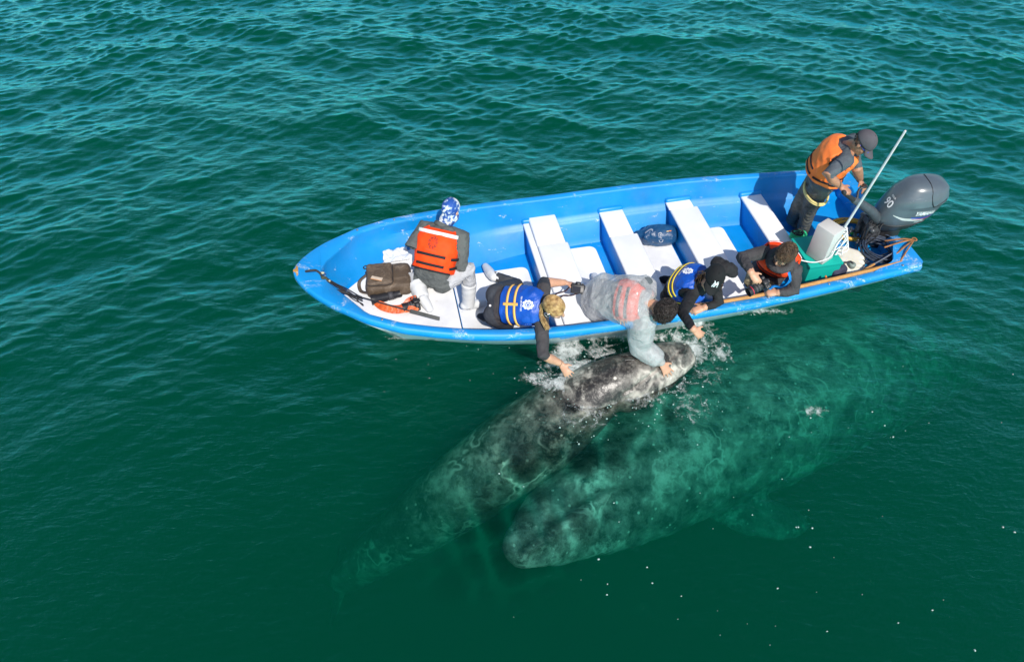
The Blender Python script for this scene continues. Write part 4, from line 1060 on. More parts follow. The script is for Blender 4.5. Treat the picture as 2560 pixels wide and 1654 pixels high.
po = c.part('poncho', (v, f), M_CLEAR); cl = np.min([np.linalg.norm(v - T.S(B3 + a, b, .05), axis=1) for a in np.linspace(-.75, 1.1, 9) for b in np.linspace(.62, .92, 6)], axis=0)
at = po.data.attributes.new('cling', 'FLOAT', 'POINT'); at.data.foreach_set('value', np.exp(-(cl / .075) ** 2).astype(np.float32))
g = Geo()                                             # the hood rim standing round neck and head
hring = spline([neck + T.up * (.05 + .03 * math.sin(q * 2)) + (T.r1 * math.cos(q) * .125 + np.cross(T.up, T.r1) * math.sin(q) * .12) for q in np.linspace(0, 2 * math.pi, 13)], 40)
low_ = spline([neck - T.up * .07 + (T.r1 * math.cos(q) * .19 + np.cross(T.up, T.r1) * math.sin(q) * .15) for q in np.linspace(0, 2 * math.pi, 13)], 40)
v, f = g_loft([low_, (low_ + hring) / 2 + .012, hring], cap=False); c.part('poncho_hood', (v, f), M_CLEAR)
t = NT('dark_curly_hair'); t.l(t.ramp(t.noise(30, 4), [(.35, (.008, .006, .005)), (.7, (.045, .032, .026))]), t.b.inputs['Base Color']); t.b.inputs['Roughness'].default_value = .4; M_DARKH = t.m
c.hair(M_DARKH, 1300, .045, .9, -.10, .03, 1.08, .0024, 8)

# --- D: woman in the black cap
pel = P(1684, 722, .54); neck = P(1764, 712, .90); R1 = A(-.66, -.66, -.16); hR, hL, sR, sL = sides(pel, neck, A(-.3, -.9, 0), R1, sw=.165)
T = Torso(pel, neck, A(-.3, -.9, 0), R1, hunch=.05, k=.98)
head = J(1785, 692, neck, .185, True)
elR = J(1707, 784, sR, .29, True); wrR = J(1733, 822, elR, .26, True)
elL = P(1798, 757, .665); wrL = P(1762, 768, .675)
knR = P(1700, 775, .22); anR = P(1640, 745, .2); knL = P(1740, 700, .22); anL = P(1672, 700, .2)
DBG.append(('D', 'torso', dist(pel, neck), 'uaR', dist(sR, elR), 'faR', dist(elR, wrR), 'uaL', dist(sL, elL), 'faL', dist(elL, wrL), 'wr', wrR, 'head', head))
d = Person('person in black cap and blue and yellow vest trailing a hand in the water', T, head, A(-.22, -.80, -.56), A(.10, -.50, .86),
           [(sR, elR, wrR, dict(d=P(1745, 832, wrR[2] - .04) - wrR, back=A(-.2, -.5, .85), thumb=A(.9, .3, 0), curl=.5), .97), (sL, elL, wrL, dict(d=P(1735, 777, .655) - wrL, back=A(-.1, -.35, .9), thumb=A(-.3, .9, 0), spread=.08, curl=.8), .95)],
           [(hR, knR, anR, P(1610, 745, .18)), (hL, knL, anL, P(1655, 698, .17))], [M_BLK, M_BLK, M_SKIN], arm_r=(.062, .056, .050, .042, .034), wrinkle=.005)
d.vest(M_BLUEV, .034, .34, .95, back_neck=.97)
d.strip(B3 - 1.5, .44, B3 + 1.5, .46, .022, M_YEL); d.strip(B3 - 1.5, .57, B3 + 1.5, .60, .022, M_YEL); d.strip(.35, .42, 1.45, .45, .024, M_YEL)
d.emblem(B3, .80, .05, M_WPRINT, .006); d.lettering('BAJA AIRVENTURES', .022, B3, .69, M_WPRINT)
cp = d.cap(cloth('black_cap_cloth', (.013, .014, .015), .85, .25, .12, 14), .075, 1.10, brim_drop=.03)
for ch, sx, dx, dy in (('N', .95, -.004, -.002), ('Y', 1.05, .004, .010)):
    v, f = text2d(ch, .088, 0, sx)
    mk('emblem', (d.on_cap(v + A(dx, dy), 0, .42, .006 + .002 * (ch == 'Y')), f), M_WPRINT, cp, False)
g = Geo(); rr = np.random.default_rng(9)
for _ in range(140):
    sg = 1 if rr.random() < .75 else -1; p0 = d.head - d.hr * sg * .075 - d.hu * .01 + rr.normal(size=3) * .014 - d.hf * .02; e = rr.normal(size=3) * .02
    g.add(g_tube(spline([p0, p0 - d.hr * sg * .015 - d.hu * .08 + e * .4, p0 - d.hu * .15 + d.hf * .02 + e - d.hr * sg * .005, p0 - d.hu * .23 + d.hf * .045 + e * 1.5], 12), .0034, 4, False))
t = NT('brown_hair'); t.l(t.ramp(t.noise(30, 4), [(.35, (.035, .016, .008)), (.7, (.17, .085, .04))]), t.b.inputs['Base Color']); t.b.inputs['Roughness'].default_value = .4; M_BROWNH = t.m
d.part('hair', g, M_BROWNH)
g = Geo(); hb = P(1816, 672, 1.02); g.add(g_ell(hb, np.array([A(.115, -.03, -.03), A(.03, .065, 0), A(0, .02, .065)]), 24, 14)); g.add(g_ell(hb + A(-.07, .05, .02), np.eye(3) * .065, 20, 12)); g.add(g_tube([neck + A(.02, .06, .02), hb], [.09, .06], 14))
v, f, nn = voxel(g, .010, 3); v = v + nn * (.014 * snoise(v, 15, 3) + .004 * snoise(v, 60, 4, 2))[:, None]; d.part('hood', (v, f), M_BLK)

# --- E: photographer against the cooler
pel = P(1924, 672, .36); neck = P(1950, 651, .90); R1 = A(-.78, .62, .02); hR, hL, sR, sL = sides(pel, neck, A(-.75, .65, 0), R1, sw=.172)
T = Torso(pel, neck, A(-.75, .65, 0), R1, hunch=.06, k=1.0)
head = neck + nrm(A(-.12, -.48, .80)) * .20
elR = J(1855, 643, sR, .29, True); wrR = J(1877, 680, elR, .24, True); elL = P(1984, 728, .655); wrL = P(1948, 731, .665)
knR = P(1876, 706, .44); anR = P(1905, 745, .2); knL = P(1915, 726, .42); anL = P(1940, 745, .2)
DBG.append(('E', 'torso', dist(pel, neck), 'uaR', dist(sR, elR), 'faR', dist(elR, wrR), 'uaL', dist(sL, elL), 'faL', dist(elL, wrL), 'wrR', wrR, 'elR', elR, 'sR', sR, 'th', dist(hR, knR), 'head', head))
e = Person('person in orange vest and charcoal jacket sitting by the teal box holding a camera', T, head, A(-.74, -.56, -.40), A(-.12, -.42, .90),
           [(sR, elR, wrR, dict(d=P(1895, 705, wrR[2] - .06) - wrR, back=A(-.35, -.3, .9), thumb=A(.7, .1, 0), spread=.1, curl=.8), .86), (sL, elL, wrL, dict(d=P(1920, 732, .65) - wrL, back=A(0, -.3, 1), thumb=A(0, 1, 0), curl=1.0, spread=.03), .97)],
           [(hR, knR, anR, P(1880, 752, .17)), (hL, knL, anL, None)], [M_CHAR, M_KHAKI, M_SKIN], arm_r=(.070, .063, .058, .050, .036), leg_r=(.095, .085, .072, .062, .05), wrinkle=.008)
e.vest(M_ORV, .036, .30, .95, back_neck=.97)
for u0 in (.50, math.pi - .50): e.strip(u0 - .18, .86, u0 + .18, .86, .07, M_REFL, 'reflective_band', n=8)
e.strip(B3 - .9, .88, B3 + .9, .88, .028, M_REFL, 'reflective_band'); e.strip(.6, .55, math.pi - .6, .55, .026, M_STRAPB)
t = NT('brown_short_hair'); t.l(t.ramp(t.noise(32, 4), [(.35, (.03, .018, .010)), (.55, (.085, .05, .026)), (.75, (.22, .14, .075))]), t.b.inputs['Base Color']); t.b.inputs['Roughness'].default_value = .42; M_BRH = t.m
e.hair(M_BRH, 1300, .030, .40, .14, .055, 1.05, .0024, 12)
e.part('collar', g_tube(spline([neck + T.up * .02 + (T.r1 * math.cos(q) * .105 + np.cross(T.up, T.r1) * math.sin(q) * .095) for q in np.linspace(0, 2 * math.pi, 13)], 36), .036, 10), M_CHAR)
gl = Geo(); fc = e.head + e.hf * .102 + e.hu * .004
for sg in (1, -1): gl.add(g_tube(spline([fc + e.hr * sg * .032 + (e.hr * math.cos(q) * .024 + e.hu * math.sin(q) * .018) for q in np.linspace(0, 2 * math.pi, 12)], 24), .003, 6)); gl.add(g_tube([fc + e.hr * sg * .055, fc + e.hr * sg * .08 - e.hf * .09], .0028, 6))
e.part('glasses', gl, M_BLACK)

# --- F: boatman at the tiller
anR = P(2006, 578, .22); anL = P(1980, 550, .22); knR = J(2024, 520, anR, .42, True); knL = J(1998, 512, anL, .42, True)
hipm = J(2046, 462, (knR + knL) / 2, .44, True); pel = hipm + A(0, 0, .03)
R1 = A(-.30, -.92, 0.1); neck = J(2128, 362, pel, .53, True); hR, hL, sR, sL = sides(pel, neck, A(-.2, -.95, 0), R1, sw=.185)
T = Torso(pel, neck, A(-.2, -.95, 0), R1, hunch=.05, k=1.12, belly=.025)
head = J(2159, 357, neck, .175, True)
elR = J(2067, 438, sR, .30, True); wrR = J(2100, 464, elR, .25, False)
wrL = P(2150, 449, 1.10); elL = K(2143, 424, sL, .29, wrL, .25)
DBG.append(('F', 'pel', pel, 'neck', neck, 'knR', knR, 'torso', dist(pel, neck), 'uaR', dist(sR, elR), 'faR', dist(elR, wrR), 'uaL', dist(sL, elL), 'faL', dist(elL, wrL), 'wrR', wrR, 'wrL', wrL, 'sR', sR))
M_WADER = cloth('olive_grey_waders', (.095, .10, .088), .6, .35, .7, 11, .4); M_SLATE = cloth('slate_shirt', (.085, .10, .115), .8, .2, .7, 13)
f_ = Person('person in orange vest and grey cap standing at the outboard tiller', T, head, A(.58, -.50, -.62), A(.42, -.30, .86),
            [(sR, elR, wrR, dict(d=P(2112, 474, wrR[2] - .02) - wrR, back=A(.1, -.6, .75), thumb=A(.6, .6, 0), spread=.04, curl=1.1), -.12), (sL, elL, wrL, dict(d=P(2162, 472, wrL[2] - .05) - wrL, back=A(.6, -.4, .7), thumb=A(-.7, 0, 0), spread=.06, curl=.9), -.15)],
            [(hR, knR, anR, P(2008, 592, .165)), (hL, knL, anL, P(1992, 566, .165))], [M_SLATE, M_WADER, M_SKIN_TAN], arm_r=(.074, .068, .052, .046, .032), leg_r=(.112, .100, .082, .074, .064), wrinkle=.008, base=A(anR[0], anR[1], .12))
M_LIFE = cloth('bright_orange_vest_cloth', (1.0, .20, .035), .6, .14, .35, 9, .4)
f_.vest(M_LIFE, .042, .22, .95, vneck=.74, back_neck=.97, puff=.014)
for vv in (.32, .48): f_.strip(.15, vv, math.pi - .15, vv, .020, M_STRAPB)
for vv in (.30, .42): f_.strip(math.pi + .1, vv, 2 * math.pi - .9, vv, .018, M_STRAPB)
f_.strip(B3 + .9, .30, 2 * math.pi + .15, .34, .02, M_STRAPB)
f_.cap(cloth('grey_suede_cap', (.085, .078, .088), .9, .15, .1, 14), .08, 1.10, brim_drop=.035)
g = Geo(); ctr = hR * .55 + hL * .45 - A(0, 0, .10)
for q0 in (0, .018): g.add(g_tube(spline([ctr - A(0, 0, q0) + nrm(A(-.2, -.95, 0)) * math.cos(q) * .215 + nrm(A(.95, -.2, 0)) * math.sin(q) * .125 + A(0, 0, -.02 * math.sin(q)) for q in np.linspace(0, 2 * math.pi, 14)], 40), .011, 8))
f_.part('rope_belt', g, plain('yellow_rope', (.70, .58, .22), .8, .15, 30, .3, 120))
lens = Geo(); fc = f_.head + f_.hf * .098 + f_.hu * .004
for sg in (1, -1): lens.add(g_ell(fc + f_.hr * sg * .034 - f_.hf * .006, np.array([f_.hr * .028, f_.hf * .010, f_.hu * .018]), 14, 8)); lens.add(g_tube([fc + f_.hr * sg * .06 - f_.hf * .01, f_.head + f_.hr * sg * .08 - f_.hf * .01 + f_.hu * .006], .004, 6))
f_.part('sunglasses', lens, plain('blue_mirror', (.01, .05, .5), .1, .05, 10, 0))
f_.hair(M_DARKH, 260, .018, .2, -.25, .2, 1.0, .0025, 4, top=.12, shell=False)
f_.part('watch', g_tube([wrL - nrm(wrL - elL) * .022, wrL - nrm(wrL - elL) * .002], [.036, .036], 14, False), M_BLACK)
# ------------------------------------------------------------------ outboard motor
MY = R(5); RM = rotz(MY); MC = P(2279, 496, .95); MS = .92; MO = MC - MS * RM @ A(.33, 0, .22)
def Mo(x, y, z): return MO + MS * (RM @ A(x * .93, y, z * 1.04))
motor = thing('outboard_motor', 'grey outboard motor on the stern with white lettering', 'motor', Mo(.2, 0, -.2))
t = NT('motor_grey_paint'); sp = t.ramp(t.noise(70, 3, .6), [(.68, (0, 0, 0)), (.72, (1, 1, 1))]); sc2 = t.ramp(t.noise(6, 7, .75, t.scale(1, 3, 1), .8), [(.655, (0, 0, 0)), (.665, (1, 1, 1))])
c0 = t.ramp(t.noise(5, 4), [(.3, (.072, .092, .108)), (.7, (.10, .125, .145))]); mxm = t.n('Math', operation='MULTIPLY'); t.l(sp, mxm.inputs[0]); mxm.inputs[1].default_value = .5
c1 = t.mix(mxm.outputs[0], c0, (.3, .32, .33)); c1 = t.mix(sc2, c1, (.5, .52, .53)); t.l(c1, t.b.inputs['Base Color'])
t.b.inputs['Roughness'].default_value = .30; t.b.inputs['Metallic'].default_value = .0; t.b.inputs['Coat Weight'].default_value = .35; t.b.inputs['Coat Roughness'].default_value = .12; M_MOTOR = t.m
def cowl_ring(z, x0, x1, hw, e=3.2, n=44):
    a = np.linspace(0, 2 * math.pi, n, endpoint=False); cx, hx = (x0 + x1) / 2, (x1 - x0) / 2; out = []
    for q in a:
        c, s = math.cos(q), math.sin(q); k = 2 / e
        x = cx + hx * math.copysign(abs(c) ** k, c); tp = 1 - .20 * max(0, -(x - cx) / hx) ** 2 - .10 * max(0, (x - cx) / hx) ** 2
        out.append(Mo(x, hw * tp * math.copysign(abs(s) ** k, s), z + .05 * ((x - cx) / hx) * (z < .3) * .6))
    return np.array(out)
lv = [(-.005, .0, .58, .188), (.01, -.012, .60, .194), (.06, -.012, .635, .205), (.13, .008, .675, .212), (.20, .035, .70, .213), (.235, .05, .715, .212), (.245, .055, .725, .218), (.30, .095, .735, .208), (.335, .125, .725, .196), (.352, .145, .715, .185), (.40, .185, .70, .168), (.435, .225, .66, .138), (.458, .28, .59, .095), (.468, .35, .51, .04)]
cow_g = g_loft([cowl_ring(*q) for q in lv]); cowl = mk('cowl', cow_g, M_MOTOR, motor, auto=35)
mk('lower_cover', g_loft([cowl_ring(z, a, b, c) for z, a, b, c in ((-.14, .06, .42, .11), (-.10, .03, .50, .155), (-.03, .0, .565, .18), (-.008, .004, .572, .182))]), plain('dark_motor_plastic', (.03, .036, .042), .35, .2, 12, .15, 50), motor, auto=40)
mk('cowl_seam', g_tube(np.vstack([cowl_ring(-.0065, -.003, .586, .192), cowl_ring(-.0065, -.003, .586, .192)[:1]]), .006, 6), M_BLACK, motor)
CB = BVHTree.FromPolygons([tuple(q) for q in cow_g[0]], [tuple(q) for q in cow_g[1]])
def cast(o, d, lift=.003):
    h = CB.ray_cast(Vector(o), Vector(nrm(d))); return None if h[0] is None else np.array(h[0]) - nrm(d) * lift
def on_side(pts): return np.array([q if (q := cast(Mo(x, -.6, z), RM @ A(0, 1, 0))) is not None else Mo(x, -.15, z) for x, z in pts])
# seam of the rear panel
sm = [cast(Mo(x, y, 1.2), A(0, 0, -1), .001) for x, y in ((.44, .17), (.43, .08), (.425, 0), (.43, -.08), (.44, -.15), (.452, -.185))]; sm = [q for q in sm if q is not None]
sm += list(on_side([(.47, .30), (.50, .255), (.53, .25), (.57, .275), (.66, .31)]))
mk('panel_seam', g_tube(spline(sm, 50), .0045, 6), M_BLACK, motor)
M_LET = plain('white_letters', (.75, .76, .76), .45, .05, 20, 0)
v, f = text2d('YAMAHA', .080, .25, .74); mk('lettering', (on_side([(.44 + x, .165 + y) for x, y in v]), f), M_LET, motor, False)
v, f = text2d('FOUR STROKE', .024, .25, 1.0); mk('lettering', (on_side([(.44 + x, .040 + y) for x, y in v]), f), M_LET, motor, False)
v, f = text2d('90', .115, 0, .95); fr_ = RM @ A(-1, 0, .35); q0 = Mo(-.02, -.045, .20); dd = RM @ A(1, 0, -.35)
ydir = nrm(RM @ A(.35, 0, 1)); xdir = RM @ A(0, -1, 0)
pts = [cast(Mo(-.25, 0, .32) + xdir * (x + .04) + ydir * y, RM @ A(1, 0, -.42), .004) for x, y in v]
if all(p is not None for p in pts): mk('lettering', (np.array(pts), f), M_LET, motor, False)
v, f = text2d('FOUR', .026, 0, 1.0); pts = [cast(Mo(-.25, 0, .32) + xdir * (x + .04) + ydir * (y + .075), RM @ A(1, 0, -.42), .004) for x, y in v]
if all(p is not None for p in pts): mk('lettering', (np.array(pts), f), M_LET, motor, False)
def swoosh(top, bot, m, nm, n=26):
    u = np.linspace(0, 1, n); a = on_side([(np.interp(q, [0, 1], [top[0][0], top[-1][0]]), np.interp(np.interp(q, [0, 1], [top[0][0], top[-1][0]]), [p[0] for p in top], [p[1] for p in top])) for q in u])
    b_ = on_side([(np.interp(q, [0, 1], [top[0][0], top[-1][0]]), np.interp(np.interp(q, [0, 1], [top[0][0], top[-1][0]]), [p[0] for p in bot], [p[1] for p in bot])) for q in u])
    mk(nm, g_loft([a, b_], cap=False, closed_ring=False), m, motor, False)
swoosh([(.09, .125), (.20, .110), (.33, .100), (.46, .085)], [(.09, .118), (.20, .078), (.33, .066), (.46, .064)], plain('silver_decal', (.50, .52, .50), .3, .05, 20, 0), 'stripe')
swoosh([(.29, .118), (.42, .115), (.585, .13)], [(.29, .104), (.42, .097), (.585, .118)], plain('blue_decal', (.01, .07, .45), .35, .05, 20, 0), 'stripe')
swoosh([(.29, .094), (.42, .090), (.57, .108)], [(.29, .088), (.42, .081), (.57, .103)], plain('red_decal', (.6, .05, .08), .35, .05, 20, 0), 'stripe')
g = Geo(); g.add(g_box(Mo(.24, 0, -.42), (.26, .13, .62), RM, .05, 3)); g.add(g_box(Mo(.22, 0, -.70), (.40, .22, .02), RM, .008)); g.add(g_box(Mo(.20, 0, -.95), (.16, .06, .5), RM, .03)); mk('midsection', g, M_BLACK, motor, auto=40)
g = Geo()
for sg in (1, -1): g.add(g_box(Mo(-.06, sg * .10, -.20), (.08, .04, .26), RM, .015)); g.add(g_tube([Mo(-.16, sg * .10, -.30), Mo(-.06, sg * .10, -.30)], .014, 8)); g.add(g_tube([Mo(-.16, sg * .10, -.34), Mo(-.16, sg * .10, -.26)], .009, 8))
g.add(g_tube([Mo(-.06, -.14, -.1), Mo(-.06, .14, -.1)], .028, 12)); g.add(g_box(Mo(.03, 0, -.2), (.14, .16, .24), RM, .03)); mk('clamp_bracket', g, plain('grimy_bracket', (.10, .105, .11), .4, .6, 30, .4, 50, .5), motor, auto=40)
h1 = wrR + nrm(P(2112, 474, wrR[2] - .02) - wrR) * .085 - A(0, 0, .03); t0 = Mo(.02, -.03, -.03); dth = nrm(h1 - t0)
g = Geo(); g.add(g_tube([t0, t0 * .75 + h1 * .25 + A(0, 0, .03), t0 * .42 + h1 * .58 + A(0, 0, .02), t0 * .25 + h1 * .75], [.058, .050, .042, .032], 16, True)); til = mk('tiller', g, plain('tiller_grey', (.065, .075, .085), .4, .2, 12, .15, 50), motor)
mk('grip', g_tube([t0 * .27 + h1 * .73, h1 + dth * .05], [.024, .023], 12), M_RUBBER, til)
lp = t0 * .34 + h1 * .66; mk('lever', g_tube(spline([lp + A(0, .03, .03), lp + A(.02, .10, .09), lp + A(.10, .13, .10), wrL + A(.03, -.05, -.02)], 16), .012, 8), M_BLACK, til)
g = Geo(); rr = np.random.default_rng(4)
for i in range(6):
    o = rr.normal(size=3) * .025; g.add(g_tube(spline([Mo(.02, -.06, -.04) + o, Mo(-.07, -.08, -.06) + o * 1.3, Mo(-.10, -.06 - .02 * i, -.16) + o, Mo(-.10, -.06 - .02 * i, -.30)], 14), .006, 6))
mk('cable', g, M_RUBBER, motor)
for k_, (m_, o) in enumerate(((plain('pink_cable', (.75, .35, .40), .5, .1, 20, 0), 0), (plain('red_cable', (.5, .05, .10), .5, .1, 20, 0), .014))):
    mk('cable', g_tube(spline([Mo(.04, -.10, -.02), P(2186, 537, .70) + A(0, o, 0), P(2174, 560, .55) + A(o, 0, 0), P(2173, 590, .39) + A(o, 0, 0), P(2178, 600, .36) + A(o, 0, 0)], 22), .009, 6), m_, motor)

# ------------------------------------------------------------------ gear aft
M_TEAL = plain('teal_painted_wood', (.005, .38, .30), .45, .10, 4, .1, 30)
zc = .60; a0, b0, c0 = P(1979, 596, zc), P(2026.5, 668, zc), P(2092, 655.6, zc); ex = nrm(a0 - b0); La = np.linalg.norm(a0 - b0); Lc = .36
ey = nrm((c0 - b0) - ex * ((c0 - b0) @ ex)); MX = np.stack([ex, ey, A(0, 0, 1)], 1); cen = b0 + ex * La / 2 + ey * Lc / 2
jc = P(2126, 648, .45)
DBG.append(('box', RB.T @ (a0 - B(0,0,0)), RB.T @ (b0 - B(0,0,0)), RB.T @ (c0 - B(0,0,0)), 'can', RB.T @ (jc - B(0,0,0)), 'hw', hull_w(5.3,.2), hull_w(5.3,.3), hull_w(5.8,.2)))
box = thing('storage_box', 'teal painted wooden box beside the sitting photographer', 'box', A(cen[0], cen[1], .24))
mk('body', g_box(A(cen[0], cen[1], (zc - .035 + .24) / 2), (La - .01, Lc - .01, zc - .035 - .24), MX, .008), M_TEAL, box, auto=40)
mk('lid', g_box(A(cen[0], cen[1], zc - .016), (La + .006, Lc + .006, .032), MX, .006), M_TEAL, box, auto=40)
M_BOXG = plain('grey_white_fibre_box', (.52, .52, .49), .55, .06, 5, .12, 30)
z1 = 1.0; a1, b1, c1 = P(2043, 560.5, z1), P(2087, 589, z1), P(2110, 568.7, z1); ex = nrm(b1 - a1); L1 = np.linalg.norm(b1 - a1); ey = nrm((c1 - b1) - ex * ((c1 - b1) @ ex)); L2 = np.linalg.norm(c1 - b1); MX1 = np.stack([ex, ey, A(0, 0, 1)], 1)
c1c = a1 + ex * L1 / 2 + ey * L2 / 2
gb = mk('case', g_box(A(c1c[0], c1c[1], (z1 + zc) / 2 + .002), (L1, L2, z1 - zc - .002), MX1, .012), M_BOXG, base=A(c1c[0], c1c[1], zc), auto=40)
tag(gb, 'tall pale grey case standing on the teal box', 'case')
pb = b1 * .25 + c1 * .75 + ey * .02; pb = A(pb[0], pb[1], .66); pt = J(2263, 328, pb, 1.62, True)
if pt[2] < 1.6: pt = P(2263, 328, 1.95)
pole = mk('antenna_pole', g_tube([P(2113, 566, 1.0) + (P(2113, 566, 1.0) - pt) * .30, P(2113, 566, 1.0), pt], [.014, .013, .009], 12), plain('white_pipe', (.66, .66, .65), .35, .06, 20, .05, 60), base=pb)
tag(pole, 'thin white pole lashed upright to the grey case', 'pole')
M_CORD = plain('white_cord', (.72, .72, .70), .8, .1, 40, .3, 150)
g = Geo(); q = P(2113, 566, 1.0); rr = np.random.default_rng(2)
for i in range(5): g.add(g_tube(spline([q + A(0, 0, -.02 * i), q + A(.03 + .02 * i, -.04, -.06 - .05 * i), q + A(.0 + .02 * rr.normal(), -.07, -.18 - .03 * i), q + A(.04 * rr.normal(), -.08, -.30)], 14), .006, 6))
g.add(g_tube(spline([q + A(.02, -.04, -.05), P(2093, 610, .85), P(2078, 640, .72), P(2050, 653, .66), P(2025, 655, .66), P(1995, 648, .70)], 30), .0065, 6))
for zz in (.98, .94, .80): 
    e0 = q + A(0, 0, zz - 1.0) + (q - pt) * (1.0 - zz) / max(pt[2] - 1.0, .1) * 0; g.add(g_tube(spline([e0 + A(math.cos(u) * .028, math.sin(u) * .028, 0) for u in np.linspace(0, 6.28, 10)], 20), .005, 6))
tag(mk('cord', g, M_CORD, base=q), 'tangled thin white cord hanging from the pole and crossing the teal box', 'cord')
# jerrycan
jc = P(2126, 648, .45); jy = R(-28); RJ = rotz(jy)
t = NT('cloudy_white_plastic'); t.l(t.ramp(t.noise(6, 4), [(.3, (.70, .66, .54)), (.7, (.80, .78, .70))]), t.b.inputs['Base Color']); t.b.inputs['Roughness'].default_value = .4; t.b.inputs['Subsurface Weight'].default_value = .3; t.b.inputs['Subsurface Radius'].default_value = (.05, .04, .02); M_CAN = t.m
can = thing('jerrycan', 'cloudy white plastic fuel can with grey cap beside the teal box', 'jerrycan', A(jc[0], jc[1], .235))
g = Geo(); g.add(g_box(A(jc[0], jc[1], .35), (.31, .40, .24), RJ, .07, 4))
v, f, nn = voxel(g, .011, 5); rel = (v - A(jc[0], jc[1], .35)) @ RJ
groove = np.exp(-((rel[:, 0] + .02) / .022) ** 2) * (np.abs(rel[:, 1] - .03) < .10) * (rel[:, 2] > .14); v = v - nn * (.035 * groove)[:, None]; v = v + nn * (.004 * np.sin(rel[:, 1] * 90) * (np.abs(rel[:, 0]) > .09))[:, None]
mk('body', (v, f), M_CAN, can); cp_ = A(jc[0], jc[1], .48) + RJ @ A(.03, -.125, 0)
mk('cap', g_lathe([(.002, .028), (.030, .028), (.036, .02), (.036, -.02), (.002, -.02)], cp_, n=20), plain('grey_green_cap', (.22, .27, .24), .5, .1, 20, 0), can)
mk('fuel_line', g_tube(spline([cp_ + A(0, 0, .03), cp_ + A(-.03, .01, .05), P(2112, 657, .54), P(2092, 657, .55)], 14), .008, 6), M_RUBBER, can)
mk('fuel_plug', g_tube([P(2093, 657, .55), P(2088, 658, .55)], .014, 8), plain('orange_plug', (.9, .22, .03), .5, .1, 20, 0), can)
# hose, cables, hook, floats
def coil(name, c, r, turns, rad, m, label, cat, seed, squash=(1, 1), wob=.06, dz=.006, tails=()):
    rr = np.random.default_rng(seed); pts = []; N = int(turns * 14)
    ph = rr.random(4) * 6.28
    for i in range(N):
        a = i / 14 * 2 * math.pi; k = 1 + wob * math.sin(a * .37 + ph[0]) + wob * math.sin(a * .61 + ph[1]); pts.append(c + A(r * squash[0] * k * math.cos(a) + wob * r * math.sin(a * .23 + ph[2]), r * squash[1] * k * math.sin(a) + wob * r * math.cos(a * .31), dz * (i / 14) + .01 * math.sin(a * .8)))
    pts += list(tails)
    return tag(mk(name, g_tube(spline(pts, len(pts) * 3), rad, 7), m, base=c), label, cat)
coil('hose', P(2128, 577, .37), .215, 2.6, .019, plain('yellow_hose', (.62, .36, .04), .45, .12, 10, .1, 60), 'coiled yellow hose on the blue stern deck', 'hose', 3, (1, .72), .07, .012)
coil('cable_coil', P(2194, 634, .43), .165, 14, .008, plain('blue_black_rope', (.030, .045, .075), .6, .4, 40, .3, 120), 'loose dark blue coil of rope by the stern quarter', 'cable', 6, (1.0, 1.1), .13, .007, [P(2165, 650, .42), P(2152, 620, .40), P(2147, 590, .40), P(2168, 560, .42)])
M_RUST = plain('rusty_iron', (.30, .13, .045), .8, .45, 25, .5, 60); M_STEEL = plain('steel_rod', (.5, .5, .5), .3, .15, 30, .1, 60, .9)
hk = thing('grapnel_hook', 'rusty grapnel with bent prongs and long rod beside the cable', 'grapnel', P(2262, 618, .60))
r0, r1, tip = P(2160, 675, .52), P(2262, 615, .60), P(2285, 600, .62)
mk('rod', g_tube([r0 + (r1 - r0) * .22, r1], .009, 8), M_STEEL, hk); mk('handle', g_tube([r0, r0 + (r1 - r0) * .24], .013, 8), M_WOOD, hk)
for e_ in ((2213, 602), (2212, 618), (2246, 660), (2235, 640)):
    mk('prong', g_tube(spline([tip, tip * .6 + P(*e_, .60) * .4 + A(0, 0, .02), P(*e_, .58)], 14), .0085, 7), M_RUST, hk)
mk('ring', g_tube(spline([tip + A(math.cos(u) * .022, math.sin(u) * .022, .01) for u in np.linspace(0, 6.28, 10)], 20), .007, 6), M_RUST, hk)
g = Geo()
for i in range(7): g.add(g_ell(P(2243, 640, .45) + rnd.uniform(-1, 1) * A(.04, 0, 0) + A(0, rnd.uniform(-.06, .06), rnd.uniform(-.03, .03)), np.eye(3) * rnd.uniform(.025, .036), 14, 10))
tag(mk('float', voxel(g, .007, 2)[:2], plain('yellow_green_foam', (.62, .66, .03), .7, .15, 20, .3, 60), base=P(2243, 640, .40)), 'lumpy yellow green float by the grapnel', 'float')
M_CLR = plain('clear_bottle_plastic', (.8, .85, .85), .12, .03, 20, .5, 30); M_CLR.node_tree.nodes['Principled BSDF'].inputs['Transmission Weight'].default_value = .85
bt = thing('bottle', 'crushed clear plastic bottle with green label in the hose coil', 'bottle', P(2132, 583, .36))
b0_, b1_ = P(2126, 572, .375), P(2142, 594, .375); mk('body', g_tube([b0_, b0_ * .6 + b1_ * .4, b0_ * .3 + b1_ * .7, b1_], [.03, .034, .026, .014], 12), M_CLR, bt); mk('label', g_tube([b0_ * .62 + b1_ * .38, b0_ * .38 + b1_ * .62], [.0352, .031], 12, False), plain('green_label', (.01, .35, .05), .5, .1, 20, 0), bt)
tag(mk('cup', g_lathe([(.002, .0), (.022, .0), (.028, .06), (.026, .06), (.02, .005), (.002, .004)], P(2108, 561, .345), n=16), M_CLR, base=P(2108, 561, .345)), 'small clear cup beside the foot of the pole', 'cup')
g = Geo(); g.add(g_box(P(2090, 680, .42), (.18, .14, .20), rotz(R(20)), .05, 3)); v, f, nn = voxel(g, .012, 5); v = v + nn * (.022 * snoise(v, 11, 6))[:, None]
bg = mk('jacket', (v, f), cloth('navy_cloth', (.045, .05, .085), .8, .2, .6, 12), base=P(2092, 683, .2)); tag(bg, 'crumpled navy jacket stuffed between the teal box and fuel can', 'jacket')
